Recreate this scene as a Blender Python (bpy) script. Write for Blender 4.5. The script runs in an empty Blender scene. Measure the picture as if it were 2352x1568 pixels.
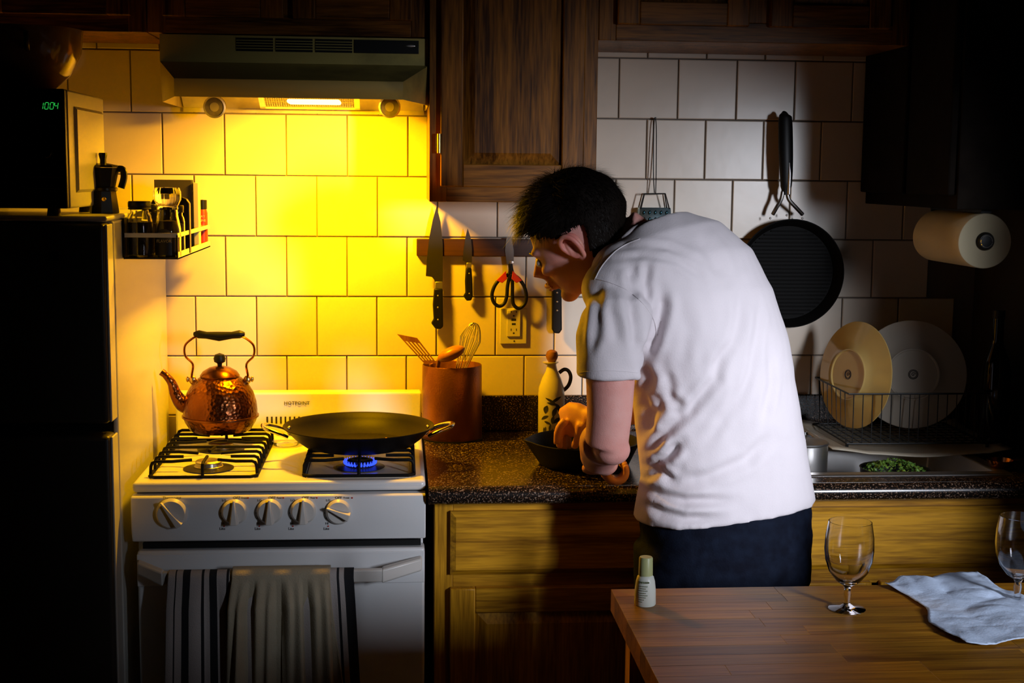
import bpy, bmesh, math, random
from math import sin, cos, pi, radians
from mathutils import Vector, Matrix, noise as mn
random.seed(7)
S = bpy.context.scene
COL = S.collection

# ---------------------------------------------------------------- camera
FPX = 3118.5
YAW, PITCH, ROLL = 0.0834461, 0.12290809, 0.00985836
CAM = Vector((-0.02007897, -3.48038334, 1.5680527))
_f = Vector((sin(YAW)*cos(PITCH), cos(YAW)*cos(PITCH), -sin(PITCH)))
_r = Vector((cos(YAW), -sin(YAW), 0)); _u = _r.cross(_f)
_R = _r*cos(ROLL) + _u*sin(ROLL); _U = _u*cos(ROLL) - _r*sin(ROLL)
cam = bpy.data.cameras.new('camera'); camo = bpy.data.objects.new('camera', cam); COL.objects.link(camo)
cam.sensor_width = 36; cam.lens = FPX/2352*36; cam.clip_start = .05
m4 = Matrix((_R, _U, -_f)).transposed().to_4x4(); m4.translation = CAM; camo.matrix_world = m4
S.camera = camo

def at(px, py, Y):
    """world point on the vertical plane y=Y seen at pixel px,py (measuring aid for placing things)"""
    d = _f + _R*((px-1176)/FPX) - _U*((py-784)/FPX)
    return CAM + d*((Y-CAM.y)/d.y)

# ---------------------------------------------------------------- light and exposure
S.view_settings.view_transform = 'Standard'; S.view_settings.look = 'None'
S.view_settings.exposure = 0; S.view_settings.gamma = 1
S.view_settings.use_curve_mapping = False
w = bpy.data.worlds.new('world'); S.world = w; w.use_nodes = True
w.node_tree.nodes['Background'].inputs[0].default_value = (.5, .6, 1, 1)
w.node_tree.nodes['Background'].inputs[1].default_value = 0.0015

def area(name, loc, target, sx, sy, power, color, spread=180):
    l = bpy.data.lights.new(name, 'AREA'); l.shape = 'RECTANGLE'; l.size = sx; l.size_y = sy
    l.energy = power; l.color = color; l.spread = radians(spread)
    o = bpy.data.objects.new(name, l); COL.objects.link(o); o.location = loc
    o.rotation_euler = (Vector(target)-Vector(loc)).to_track_quat('-Z', 'Y').to_euler()
    return o
WINDOW_LIGHT = area('window_daylight', (1.96, -3.60, 1.75), (.80, -1.30, 1.25), .28, .66, 7.2, (.83, .88, 1.0), 38)
HOOD_LIGHT = area('hood_lamp_light', (-.214, -.285, 1.716), (-.214, -.17, 1.0), .12, .05, 17.5, (1, .47, .0))

# ---------------------------------------------------------------- materials
MATS = {}
def nt(name):
    m = bpy.data.materials.new(name); m.use_nodes = True; n = m.node_tree
    return m, n, n.nodes['Principled BSDF']
def node(n, t, **k):
    x = n.nodes.new(t)
    for a, b in k.items(): setattr(x, a, b)
    return x
def mat(name, c, rough=.5, metal=0., spec=.5, c2=None, ns=8., bump=0., bs=60., coat=0., emit=None, es=0., trans=0., ior=1.45, sss=0., rnd=0., stretch=None, alpha=1., sheen=0., lo=.35, hi=.65):
    if name in MATS: return MATS[name]
    m, n, b = nt(name); L = n.links
    b.inputs['Base Color'].default_value = (*c, 1); b.inputs['Roughness'].default_value = rough
    b.inputs['Metallic'].default_value = metal; b.inputs['Specular IOR Level'].default_value = spec
    b.inputs['Coat Weight'].default_value = coat; b.inputs['IOR'].default_value = ior
    b.inputs['Transmission Weight'].default_value = trans; b.inputs['Alpha'].default_value = alpha
    b.inputs['Sheen Weight'].default_value = sheen
    if sss:
        b.inputs['Subsurface Weight'].default_value = sss; b.inputs['Subsurface Radius'].default_value = (.012, .004, .002)
        b.inputs['Subsurface Scale'].default_value = 1
    if emit:
        b.inputs['Emission Color'].default_value = (*emit, 1); b.inputs['Emission Strength'].default_value = es
    tc = node(n, 'ShaderNodeTexCoord'); mp = node(n, 'ShaderNodeMapping'); L.new(tc.outputs['Object'], mp.inputs[0])
    if stretch: mp.inputs['Scale'].default_value = stretch
    src = None
    if c2:
        t = node(n, 'ShaderNodeTexNoise'); t.inputs['Scale'].default_value = ns; t.inputs['Detail'].default_value = 6
        L.new(mp.outputs[0], t.inputs['Vector'])
        r = node(n, 'ShaderNodeValToRGB'); r.color_ramp.elements[0].color = (*c, 1); r.color_ramp.elements[1].color = (*c2, 1)
        r.color_ramp.elements[0].position = lo; r.color_ramp.elements[1].position = hi
        L.new(t.outputs[0], r.inputs[0]); src = r.outputs[0]
    if rnd:
        oi = node(n, 'ShaderNodeObjectInfo'); hs = node(n, 'ShaderNodeHueSaturation')
        mr = node(n, 'ShaderNodeMapRange'); mr.inputs[3].default_value = 1-rnd; mr.inputs[4].default_value = 1+rnd
        L.new(oi.outputs['Random'], mr.inputs[0]); L.new(mr.outputs[0], hs.inputs['Value'])
        if src: L.new(src, hs.inputs['Color'])
        else: hs.inputs['Color'].default_value = (*c, 1)
        src = hs.outputs[0]
    if src: L.new(src, b.inputs['Base Color'])
    if bump:
        t = node(n, 'ShaderNodeTexNoise'); t.inputs['Scale'].default_value = bs; t.inputs['Detail'].default_value = 4
        L.new(mp.outputs[0], t.inputs['Vector'])
        bp = node(n, 'ShaderNodeBump'); bp.inputs['Strength'].default_value = bump; bp.inputs['Distance'].default_value = .002
        L.new(t.outputs[0], bp.inputs['Height']); L.new(bp.outputs[0], b.inputs['Normal'])
    MATS[name] = m
    return m
def wood(name, c1, c2, axis, rough=.35, scale=22, rnd=0., coat=0.):
    if name in MATS: return MATS[name]
    m, n, b = nt(name); L = n.links
    tc = node(n, 'ShaderNodeTexCoord'); mp = node(n, 'ShaderNodeMapping'); L.new(tc.outputs['Object'], mp.inputs[0])
    s = [1., 1., 1.]; s['xyz'.index(axis)] = .06; mp.inputs['Scale'].default_value = s
    oi = node(n, 'ShaderNodeObjectInfo'); mu = node(n, 'ShaderNodeMath', operation='MULTIPLY'); mu.inputs[1].default_value = 9
    L.new(oi.outputs['Random'], mu.inputs[0]); L.new(mu.outputs[0], mp.inputs['Location'])
    t = node(n, 'ShaderNodeTexNoise'); t.inputs['Scale'].default_value = scale; t.inputs['Detail'].default_value = 5; t.inputs['Distortion'].default_value = .6
    t2 = node(n, 'ShaderNodeTexNoise'); t2.inputs['Scale'].default_value = scale*9; t2.inputs['Detail'].default_value = 3
    L.new(mp.outputs[0], t.inputs['Vector']); L.new(mp.outputs[0], t2.inputs['Vector'])
    mx = node(n, 'ShaderNodeMath', operation='MULTIPLY_ADD'); mx.inputs[1].default_value = .45; L.new(t2.outputs[0], mx.inputs[0])
    mm = node(n, 'ShaderNodeMath', operation='MULTIPLY'); mm.inputs[1].default_value = .6; L.new(t.outputs[0], mm.inputs[0]); L.new(mm.outputs[0], mx.inputs[2])
    r = node(n, 'ShaderNodeValToRGB'); r.color_ramp.elements[0].color = (*c1, 1); r.color_ramp.elements[1].color = (*c2, 1)
    r.color_ramp.elements[0].position = .4; r.color_ramp.elements[1].position = .64
    L.new(mx.outputs[0], r.inputs[0]); src = r.outputs[0]
    if rnd:
        hs = node(n, 'ShaderNodeHueSaturation'); mr = node(n, 'ShaderNodeMapRange'); mr.inputs[3].default_value = 1-rnd; mr.inputs[4].default_value = 1+rnd
        L.new(oi.outputs['Random'], mr.inputs[0]); L.new(mr.outputs[0], hs.inputs['Value']); L.new(src, hs.inputs['Color']); src = hs.outputs[0]
    L.new(src, b.inputs['Base Color']); b.inputs['Roughness'].default_value = rough; b.inputs['Specular IOR Level'].default_value = .28
    bp = node(n, 'ShaderNodeBump'); bp.inputs['Strength'].default_value = .25; bp.inputs['Distance'].default_value = .001
    L.new(mx.outputs[0], bp.inputs['Height']); L.new(bp.outputs[0], b.inputs['Normal'])
    MATS[name] = m
    return m

TILE = mat('glazed_tile', (.78, .66, .52), .26, c2=(.69, .58, .455), ns=5, rnd=.05, bump=.25, bs=9, spec=.5)
GROUT = mat('grout', (.16, .13, .11), .9)
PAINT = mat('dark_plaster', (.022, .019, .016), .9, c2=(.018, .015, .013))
WHITE = mat('white_enamel', (.74, .75, .76), .22, spec=.5, c2=(.70, .71, .71), ns=3, bump=.05, bs=300)
WHITE2 = mat('white_plastic', (.66, .64, .60), .32, spec=.5)
CREAM = mat('cream_enamel', (.46, .37, .10), .5, c2=(.055, .045, .02), ns=5, lo=.55, hi=.8)
BLACKM = mat('black_enamel', (.012, .012, .012), .35, spec=.5)
IRON = mat('cast_iron', (.005, .0045, .004), .6, spec=.16, bump=.3, bs=200)
NONSTICK = mat('nonstick', (.004, .0035, .0035), .42, spec=.11, bump=.12, bs=500)
GRILL = mat('grill_iron', (.006, .0055, .005), .6, spec=.10)
RUBBER = mat('black_plastic', (.006, .006, .006), .42, spec=.3)
STEEL = mat('brushed_steel', (.62, .6, .58), .38, 1, bump=.15, bs=90, stretch=(1, 1, .05))
CHROME = mat('polished_steel', (.8, .78, .74), .14, 1)
BLADE = mat('knife_steel', (.16, .15, .14), .38, 1)
COPPER = mat('hammered_copper', (.34, .13, .04), .26, 1, c2=(.14, .045, .018), ns=12, bump=.0, bs=70)
BRASS = mat('brass', (.7, .5, .2), .3, 1)
WOOD = {a: wood('oak_'+a, (.085, .032, .006), (.34, .15, .03), a, .36) for a in 'xz'}
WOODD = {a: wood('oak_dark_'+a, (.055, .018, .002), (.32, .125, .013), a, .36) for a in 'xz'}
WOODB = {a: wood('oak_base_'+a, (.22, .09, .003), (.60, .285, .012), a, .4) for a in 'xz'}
BLOCK = wood('butcher_block', (.14, .050, .003), (.33, .145, .009), 'x', .42, 18, rnd=.30)
BARW = wood('knife_bar_wood', (.03, .012, .006), (.06, .022, .01), 'x', .5)
UTW = wood('utensil_wood', (.22, .075, .02), (.36, .14, .04), 'z', .45)
GLASS = mat('clear_glass', (1, 1, 1), .02, trans=1, ior=1.48)
SKIN = mat('skin', (.58, .25, .21), .5, c2=(.62, .32, .275), ns=14, sss=.12, bump=.25, bs=420)
SKINR = mat('skin_ear_backlit', (.62, .20, .16), .5, c2=(.60, .27, .2), ns=30, sss=.2)  # redder than the body skin: backlight put into the ear colour
LIP = mat('lip_skin', (.40, .12, .10), .45)
HAIR = mat('dark_hair', (.0075, .0045, .003), .5, spec=.32)
HAIRS = mat('scalp_hair', (.005, .003, .002), .75, spec=.1)
SHIRT = mat('white_cotton', (.66, .60, .62), .9, c2=(.62, .565, .585), ns=6, bump=.25, bs=350, sheen=.1)
JEANS = mat('navy_denim', (.0025, .0035, .009), .85, c2=(.005, .008, .018), spec=.12, ns=40, bump=.4, bs=300)
PAPER = mat('daylit_paper', (.42, .50, .64), .95, bump=.3, bs=250)  # white paper with the bluish daylight tinted into its colour
PLATE = mat('plate_glaze', (.60, .52, .42), .12, c2=(.56, .49, .40), ns=5)
LITPLATE = mat('plate_glaze_lamplit', (.60, .42, .14), .14, c2=(.52, .34, .10), ns=6)  # plate glaze with the hood lamp's yellow put into its colour
INK = mat('black_ink', (.02, .02, .02), .6)
RED = mat('red_print', (.5, .02, .01), .5)
GREEN = mat('green_led', (0, .1, 0), .5, emit=(.04, .9, .12), es=.55)

def granite():
    m, n, b = nt('black_granite'); L = n.links
    tc = node(n, 'ShaderNodeTexCoord')
    v = node(n, 'ShaderNodeTexNoise'); v.inputs['Scale'].default_value = 260; v.inputs['Detail'].default_value = 2
    L.new(tc.outputs['Object'], v.inputs['Vector'])
    r = node(n, 'ShaderNodeValToRGB'); e = r.color_ramp.elements
    e[0].position = .53; e[0].color = (.008, .006, .005, 1); e[1].position = .60; e[1].color = (.10, .045, .02, 1)
    x = e.new(.67); x.color = (.26, .21, .17, 1)
    L.new(v.outputs[0], r.inputs[0]); L.new(r.outputs[0], b.inputs['Base Color']); b.inputs['Roughness'].default_value = .22
    return m
GRANITE = granite()

# ---------------------------------------------------------------- mesh helpers
class G:
    def __init__(s): s.v = []; s.f = []; s.mi = []; s.m = 0
    def add(s, vs, fs):
        o = len(s.v); s.v += [tuple(p) for p in vs]; s.f += [tuple(i+o for i in f) for f in fs]; s.mi += [s.m]*len(fs); return s
    def box(s, x0, x1, y0, y1, z0, z1, M=None):
        vs = [Vector((x, y, z)) for x in (x0, x1) for y in (y0, y1) for z in (z0, z1)]
        if M: vs = [M @ p for p in vs]
        return s.add(vs, [(0, 1, 3, 2), (4, 6, 7, 5), (0, 4, 5, 1), (2, 3, 7, 6), (0, 2, 6, 4), (1, 5, 7, 3)])
    def hexa(s, a, b):   # two quads (front a, back b) of 4 points
        return s.add(list(a)+list(b), [(0, 1, 2, 3), (7, 6, 5, 4), (0, 4, 5, 1), (1, 5, 6, 2), (2, 6, 7, 3), (3, 7, 4, 0)])
    def prism(s, pts, d):  # pts ccw loop of Vectors, extruded by vector d
        n = len(pts); d = Vector(d)
        return s.add([Vector(p) for p in pts]+[Vector(p)+d for p in pts], [tuple(range(n-1, -1, -1)), tuple(range(n, 2*n))]+[(i, (i+1) % n, n+(i+1) % n, n+i) for i in range(n)])
    def lathe(s, prof, c=(0, 0, 0), M=None, n=32, wob=None):
        c = Vector(c); vs = []; fs = []; k = len(prof)
        for j in range(n):
            a = 2*pi*j/n
            for (r, z) in prof:
                rr = r*(wob(a, z) if wob else 1)
                p = Vector((rr*cos(a), rr*sin(a), z)); p = (M @ p) if M else p; vs.append(p+c)
        for j in range(n):
            for i in range(k-1):
                a0 = j*k+i; b0 = ((j+1) % n)*k+i; fs.append((a0, b0, b0+1, a0+1))
        o = len(s.v); s.add(vs, fs)
        if prof[0][0] > 1e-5: s.f.append(tuple(o+j*k for j in range(n-1, -1, -1))); s.mi.append(s.m)
        if prof[-1][0] > 1e-5: s.f.append(tuple(o+j*k+k-1 for j in range(n))); s.mi.append(s.m)
        return s
    def tube(s, pts, r, n=8, closed=False, flat=None):
        pts = [Vector(p) for p in pts]; N = len(pts); rs = r if isinstance(r, (list, tuple)) else [r]*N
        vs = []; fs = []; up = None
        for i, p in enumerate(pts):
            t = (pts[(i+1) % N]-pts[i-1]) if closed else (pts[min(i+1, N-1)]-pts[max(i-1, 0)])
            t.normalize()
            if up is None:
                up = Vector((0, 0, 1)) if abs(t.z) < .9 else Vector((0, 1, 0))
            sd = t.cross(up)
            if sd.length < 1e-4: sd = t.cross(Vector((1, .3, 0)))
            sd.normalize(); up = sd.cross(t).normalized()
            e = rs[i]; e = e if isinstance(e, (tuple, list)) else (e, e*(flat or 1))
            for j in range(n):
                a = 2*pi*j/n; vs.append(p+sd*(e[0]*cos(a))+up*(e[1]*sin(a)))
        for i in range(N if closed else N-1):
            for j in range(n):
                a = i*n+j; b = i*n+(j+1) % n; c2 = ((i+1) % N)*n+(j+1) % n; d = ((i+1) % N)*n+j; fs.append((a, b, c2, d))
        o = len(s.v); s.add(vs, fs)
        if not closed:
            s.f.append(tuple(o+j for j in range(n-1, -1, -1))); s.f.append(tuple(o+(N-1)*n+j for j in range(n))); s.mi += [s.m, s.m]
        return s
    def ell(s, c, r, M=None, n=16, k=10):
        prof = [(max(sin(pi*i/k), 0), -cos(pi*i/k)) for i in range(k+1)]
        prof[0] = (0, -1); prof[-1] = (0, 1)
        D = Matrix.Diagonal(Vector(r)); MM = (M.to_3x3() @ D) if M else D
        return s.lathe(prof, c, MM, n)
    def rings(s, rg, cap=True):
        n = len(rg[0]); o = len(s.v); vs = [p for q in rg for p in q]; fs = []
        for i in range(len(rg)-1):
            for j in range(n): fs.append((i*n+j, i*n+(j+1) % n, (i+1)*n+(j+1) % n, (i+1)*n+j))
        s.add(vs, fs)
        if cap: s.f.append(tuple(o+j for j in range(n-1, -1, -1))); s.f.append(tuple(o+(len(rg)-1)*n+j for j in range(n))); s.mi += [s.m, s.m]
        return s
    def build(s, name, mats, parent=None, bevel=0, seg=2, smooth=True, solid=0, sub=0, ang=40, fix=True):
        me = bpy.data.meshes.new(name)
        V = [Vector(p) for p in s.v]
        c = Vector(((min(p.x for p in V)+max(p.x for p in V))/2, (min(p.y for p in V)+max(p.y for p in V))/2, min(p.z for p in V)))
        me.from_pydata([p-c for p in V], [], s.f)
        if fix:
            b = bmesh.new(); b.from_mesh(me); bmesh.ops.remove_doubles(b, verts=b.verts, dist=1e-6); bmesh.ops.recalc_face_normals(b, faces=b.faces); b.to_mesh(me); b.free()
        if not isinstance(mats, (list, tuple)): mats = [mats]
        for m in mats: me.materials.append(m)
        if len(mats) > 1 and len(me.polygons) == len(s.mi):
            for p, i in zip(me.polygons, s.mi): p.material_index = i
        if smooth:
            me.polygons.foreach_set('use_smooth', [True]*len(me.polygons)); me.set_sharp_from_angle(angle=radians(ang))
        o = bpy.data.objects.new(name, me); COL.objects.link(o); o.location = c
        if parent is not None: attach(o, parent)
        if solid:
            q = o.modifiers.new('s', 'SOLIDIFY'); q.thickness = solid; q.offset = 0
        if bevel:
            q = o.modifiers.new('b', 'BEVEL'); q.width = bevel; q.segments = seg; q.limit_method = 'ANGLE'; q.angle_limit = radians(35)
        if sub:
            q = o.modifiers.new('u', 'SUBSURF'); q.levels = sub; q.render_levels = sub
        return o
def world_loc(o):
    p = Vector((0, 0, 0))
    while o: p += o.location if not o.parent else (o.location - ROOTS.get(o.parent.name, Vector())); o = o.parent
    return p
ROOTS = {}
def attach(o, parent):
    """parent o, keeping its world place (objects here are only moved, never turned)"""
    ppos = ROOTS[parent.name] if parent.name in ROOTS else parent.location.copy()
    ROOTS[o.name] = o.location.copy()
    o.parent = parent; o.matrix_parent_inverse = Matrix.Translation(-ppos)
def tag(o, label=None, cat=None, group=None, kind=None):
    if label: o['label'] = label
    if cat: o['category'] = cat
    if group: o['group'] = group
    if kind: o['kind'] = kind
    return o
def thing(name, loc, label, cat, group=None):
    o = bpy.data.objects.new(name, None); COL.objects.link(o); o.location = loc; o.empty_display_size = .05
    return tag(o, label, cat, group)
def part(name, g, m, parent, label=None, **k):
    o = g.build(name, m, parent, **k)
    if label: o['label'] = label
    return o
def fix_child(o):   # sub-part: parent is a mesh already attached
    return o
def text_mesh(g, s, size, origin, ex, ez, th=.0004):
    """flat lettering added to g: origin, ex = writing direction, ez = up direction"""
    cu = bpy.data.curves.new('t', 'FONT'); cu.body = s; cu.size = size; cu.align_x = 'CENTER'; cu.align_y = 'CENTER'; cu.extrude = th; cu.resolution_u = 2
    o = bpy.data.objects.new('t', cu); COL.objects.link(o)
    me = o.to_mesh(); ex = Vector(ex).normalized(); ez = Vector(ez).normalized(); ey = ex.cross(ez)
    g.add([Vector(origin)+ex*v.co.x+ez*v.co.y+ey*v.co.z for v in me.vertices], [tuple(p.vertices) for p in me.polygons])
    o.to_mesh_clear(); bpy.data.objects.remove(o); bpy.data.curves.remove(cu)
def arc(c, r, a0, a1, n, ax=(1, 0, 0), ay=(0, 0, 1)):
    c = Vector(c); ax = Vector(ax); ay = Vector(ay)
    return [c+ax*(r*cos(a0+(a1-a0)*i/n))+ay*(r*sin(a0+(a1-a0)*i/n)) for i in range(n+1)]
def smoothpts(P, k=6):
    P = [Vector(p) for p in P]; out = []
    for i in range(len(P)-1):
        a = P[max(i-1, 0)]; b = P[i]; c = P[i+1]; d = P[min(i+2, len(P)-1)]
        for j in range(k):
            t = j/k; out.append(.5*((2*b)+(c-a)*t+(2*a-5*b+4*c-d)*t*t+(3*b-a-3*c+d)*t**3))
    out.append(P[-1]); return out
def remeshed(g, vox, smooth_it=3):
    me = bpy.data.meshes.new('tmp'); me.from_pydata([tuple(p) for p in g.v], [], g.f)
    b = bmesh.new(); b.from_mesh(me); bmesh.ops.recalc_face_normals(b, faces=b.faces); b.to_mesh(me); b.free()
    o = bpy.data.objects.new('tmp', me); COL.objects.link(o)
    q = o.modifiers.new('r', 'REMESH'); q.mode = 'VOXEL'; q.voxel_size = vox
    if smooth_it:
        q = o.modifiers.new('s', 'SMOOTH'); q.iterations = smooth_it; q.factor = .5
    dg = bpy.context.evaluated_depsgraph_get(); ev = o.evaluated_get(dg); me2 = bpy.data.meshes.new_from_object(ev)
    V = [v.co.copy() for v in me2.vertices]; F = [tuple(p.vertices) for p in me2.polygons]; N = [v.normal.copy() for v in me2.vertices]
    bpy.data.objects.remove(o); bpy.data.meshes.remove(me); bpy.data.meshes.remove(me2)
    return V, F, N

# ================================================================= SETTING
T = .1524; Z0 = 1.71
tag(G().box(-1.6, 1.75, -4.3, .15, -.1, 0).build('floor', mat('floor_boards', (.02, .013, .009), .6, c2=(.03, .02, .012), stretch=(1, 8, 1))), kind='structure')
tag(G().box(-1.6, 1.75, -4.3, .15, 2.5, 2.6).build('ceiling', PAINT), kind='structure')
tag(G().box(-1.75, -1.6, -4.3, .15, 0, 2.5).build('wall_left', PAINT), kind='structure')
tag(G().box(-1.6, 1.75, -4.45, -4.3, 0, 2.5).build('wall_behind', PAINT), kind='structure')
# right wall with a window opening
XR = 1.50
g = G().box(XR, XR+.1, -1.55, .15, 0, 2.5).box(XR, XR+.1, -4.3, -3.12, 0, 2.5).box(XR, XR+.1, -3.12, -1.55, 0, 1.0).box(XR, XR+.1, -3.12, -1.55, 1.85, 2.5)
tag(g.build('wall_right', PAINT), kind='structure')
wf = G()
for a in (-3.12, -1.59): wf.box(XR, XR+.08, a, a+.04, 1.0, 1.85)
wf.box(XR, XR+.08, -3.08, -1.59, 1.0, 1.04).box(XR, XR+.08, -3.08, -1.59, 1.81, 1.85)
tag(wf.build('window_1', WHITE2, bevel=.004), kind='structure')
# unseen opaque blind strip, added to cut the top of the daylight beam
tag(G().box(XR+.03, XR+.034, -3.08, -1.59, 1.775, 1.81).build('added_blind', mat('added_blind_cloth', (.05, .045, .04), .9)), kind='structure')
tag(G().box(XR-.03, XR+.1, -3.16, -1.51, .96, 1.0).build('trim_1', WHITE2, bevel=.004), kind='structure')

wb = tag(G().box(-1.6, XR, 0, .15, 0, 2.5).build('wall_back', GROUT), kind='structure')
ROOTS[wb.name] = wb.location.copy()
def tile_mesh(wd, ht):
    gx = .0016; a = wd/2-gx; h = ht/2-gx; c = .0018; d = .006
    vs = [(-a, 0, -h), (a, 0, -h), (a, 0, h), (-a, 0, h), (-a, -d+c, -h), (a, -d+c, -h), (a, -d+c, h), (-a, -d+c, h), (-a+c, -d, -h+c), (a-c, -d, -h+c), (a-c, -d, h-c), (-a+c, -d, h-c)]
    fs = [(8, 9, 10, 11)]+[(i, (i+1) % 4, 4+(i+1) % 4, 4+i) for i in range(4)]+[(4+i, 4+(i+1) % 4, 8+(i+1) % 4, 8+i) for i in range(4)]
    me = bpy.data.meshes.new('tile'); me.from_pydata(vs, [], fs); me.materials.append(TILE)
    b = bmesh.new(); b.from_mesh(me); bmesh.ops.recalc_face_normals(b, faces=b.faces)
    b.to_mesh(me); b.free(); return me
TM = tile_mesh(T, T); TMT = tile_mesh(T, .075)
for row in range(-2, 6):
    ph = .5 if row % 2 else 0.
    for k in range(-7, 10):
        x = (k+ph+.5)*T
        # hand-laid courses: they drift a little
        x += {-2: 0, -1: .004, 0: .002, 1: .001, 2: .0, 3: -.001, 4: -.002, 5: 0}[row]
        if x+T/2 > XR: continue
        z = Z0-(row+.5)*T
        o = bpy.data.objects.new('tile', TM); COL.objects.link(o)
        o.location = (x, random.uniform(0, .0009), z)
        ROOTS[o.name] = o.location.copy(); o.parent = wb; o.matrix_parent_inverse = Matrix.Translation(-wb.location)
        o.rotation_euler = (random.gauss(0, .003), 0, random.gauss(0, .003))

# ================================================================= CABINETS
def door(parent, x0, x1, z0, z1, Y, W, fw=.052, arch=False, knob=None):
    """raised-panel door, front face at Y; frame, bevelled panel"""
    d = part('door', G().box(x0+.004, x1-.004, Y+.0135, Y+.0205, z0+.004, z1-.004), W['z'], parent)
    part('door_stile', G().box(x0, x0+fw, Y, Y+.02, z0, z1), W['z'], d, bevel=.003)
    part('door_stile', G().box(x1-fw, x1, Y, Y+.02, z0, z1), W['z'], d, bevel=.003)
    part('door_rail', G().box(x0+fw, x1-fw, Y+.0005, Y+.02, z0, z0+fw), W['x'], d, bevel=.002)
    part('door_rail', G().box(x0+fw, x1-fw, Y+.0005, Y+.02, z1-fw, z1), W['x'], d, bevel=.002)
    a, b, c, e = x0+fw, x1-fw, z0+fw, z1-fw; k = .026
    g = G(); yb = Y+.013; yf = Y+.002
    o1 = [(a, yb, c), (b, yb, c), (b, yb, e), (a, yb, e)]; i1 = [(a+k, yf, c+k), (b-k, yf, c+k), (b-k, yf, e-k), (a+k, yf, e-k)]
    g.add(o1+i1, [(4, 5, 6, 7)]+[(i, (i+1) % 4, 4+(i+1) % 4, 4+i) for i in range(4)])
    part('door_panel', g, W['z'], d, smooth=False)
    return d
def hinge(parent, x, z, Y):
    h = part('hinge', G().tube([(x, Y, z-.022), (x, Y, z+.022)], .005, 10).box(x-.008, x+.008, Y+.003, Y+.008, z-.018, z+.018), BRASS, parent, 'brass hinge')
    return h
def wall_cab(x0, x1, z0, z1, Y, label, W, doors, name='wall_cabinet', rail=.045):
    t = thing(name, ((x0+x1)/2, Y/2, z0), label, 'cabinet')
    part('cabinet_body', G().box(x0, x1, Y+.02, -.012, z0, z1), W['z'], t, bevel=.002)
    fr = G(); xs = [x0]+[v for d in doors for v in d]+[x1]
    for q0, q1 in ((x0, x0+.04), (x1-.04, x1)): part('face_stile', G().box(q0, q1, Y, Y+.02, z0, z1), W['z'], t, bevel=.0015)
    for q0, q1 in ((z0, z0+rail), (z1-rail, z1)): part('face_rail', G().box(x0+.04, x1-.04, Y, Y+.0195, q0, q1), W['x'], t, bevel=.0015)
    if len(doors) > 1:
        m = (doors[0][1]+doors[1][0])/2; part('centre_stile', G().box(m-.03, m+.03, Y, Y+.019, z0+rail, z1-rail), W['z'], t, bevel=.0015)
    ds = []
    for (a, b) in doors: ds.append(door(t, a, b, z0+.035, z1-.03, Y-.02, W))
    return t, ds
ZT = 2.42
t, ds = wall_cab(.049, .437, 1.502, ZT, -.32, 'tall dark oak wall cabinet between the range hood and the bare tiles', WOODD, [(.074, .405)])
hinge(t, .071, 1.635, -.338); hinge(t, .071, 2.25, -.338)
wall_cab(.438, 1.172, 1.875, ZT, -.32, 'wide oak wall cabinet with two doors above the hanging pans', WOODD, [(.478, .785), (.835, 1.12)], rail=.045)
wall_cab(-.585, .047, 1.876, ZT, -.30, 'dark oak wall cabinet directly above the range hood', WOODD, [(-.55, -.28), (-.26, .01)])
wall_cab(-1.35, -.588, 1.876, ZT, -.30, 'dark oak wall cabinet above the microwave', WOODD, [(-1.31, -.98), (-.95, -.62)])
# cabinet on the right-hand wall (doors face left)
SHADEW = mat('shade_dark_wood', (.006, .004, .003), .8, spec=.06, c2=(.01, .007, .005), ns=20)  # shade on the side cabinet, put into its near-black colour
t = thing('side_wall_cabinet', (1.33, -.3, 1.5), 'wall cabinet coloured black as shade on the right wall above the paper roll', 'cabinet')
part('cabinet_body', G().box(1.19, XR, -.60, -.012, 1.50, ZT), SHADEW, t, bevel=.002)
d = part('door', G().box(1.172, 1.189, -.59, -.34, 1.53, ZT-.03), SHADEW, t, bevel=.004)
d = part('door', G().box(1.172, 1.189, -.318, -.02, 1.53, ZT-.03), SHADEW, t, bevel=.004)

def base_cab(x0, x1, label, drawers, doors):
    t = thing('base_cabinet', ((x0+x1)/2, -.3, 0), label, 'cabinet')
    Y = -.60
    for q0, q1 in ((x0, x0+.016), (x1-.016, x1)): part('side_panel', G().box(q0, q1, Y+.02, -.012, .1, .863), WOODB['z'], t)
    part('bottom_panel', G().box(x0+.016, x1-.016, Y+.02, -.012, .1, .116), WOODB['z'], t); part('back_panel', G().box(x0+.016, x1-.016, -.022, -.012, .116, .863), WOODB['z'], t)
    part('toe_kick', G().box(x0, x1, Y+.07, Y+.09, 0, .1), WOODD['x'], t)
    for q0, q1 in ((x0, x0+.04), (x1-.04, x1)): part('face_stile', G().box(q0, q1, Y, Y+.02, .1, .863), WOODB['z'], t, bevel=.0015)
    for q0, q1 in ((.835, .863), (.665, .70), (.1, .13)): part('face_rail', G().box(x0+.04, x1-.04, Y, Y+.0195, q0, q1), WOODB['x'], t, bevel=.0015)
    for a, b in drawers:
        g = G(); f = Y-.02; k = .012
        o1 = [(a, f+.008, .702), (b, f+.008, .702), (b, f+.008, .842), (a, f+.008, .842)]; i1 = [(a+k, f, .702+k), (b-k, f, .702+k), (b-k, f, .842-k), (a+k, f, .842-k)]
        b1 = [(p[0], Y, p[2]) for p in o1]
        g.add(o1+i1+b1, [(4, 5, 6, 7)]+[(i, (i+1) % 4, 4+(i+1) % 4, 4+i) for i in range(4)]+[(8+i, 8+(i+1) % 4, (i+1) % 4, i) for i in range(4)])
        part('drawer_front', g, WOODB['x'], t, smooth=False)
    for a, b in doors: door(t, a, b, .14, .672, Y-.02, WOODB, .055)
    return t
base_cab(.056, .60, 'amber oak base cabinet with wide drawer to the right of the stove', [(.09, .56)], [(.09, .56)])
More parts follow.
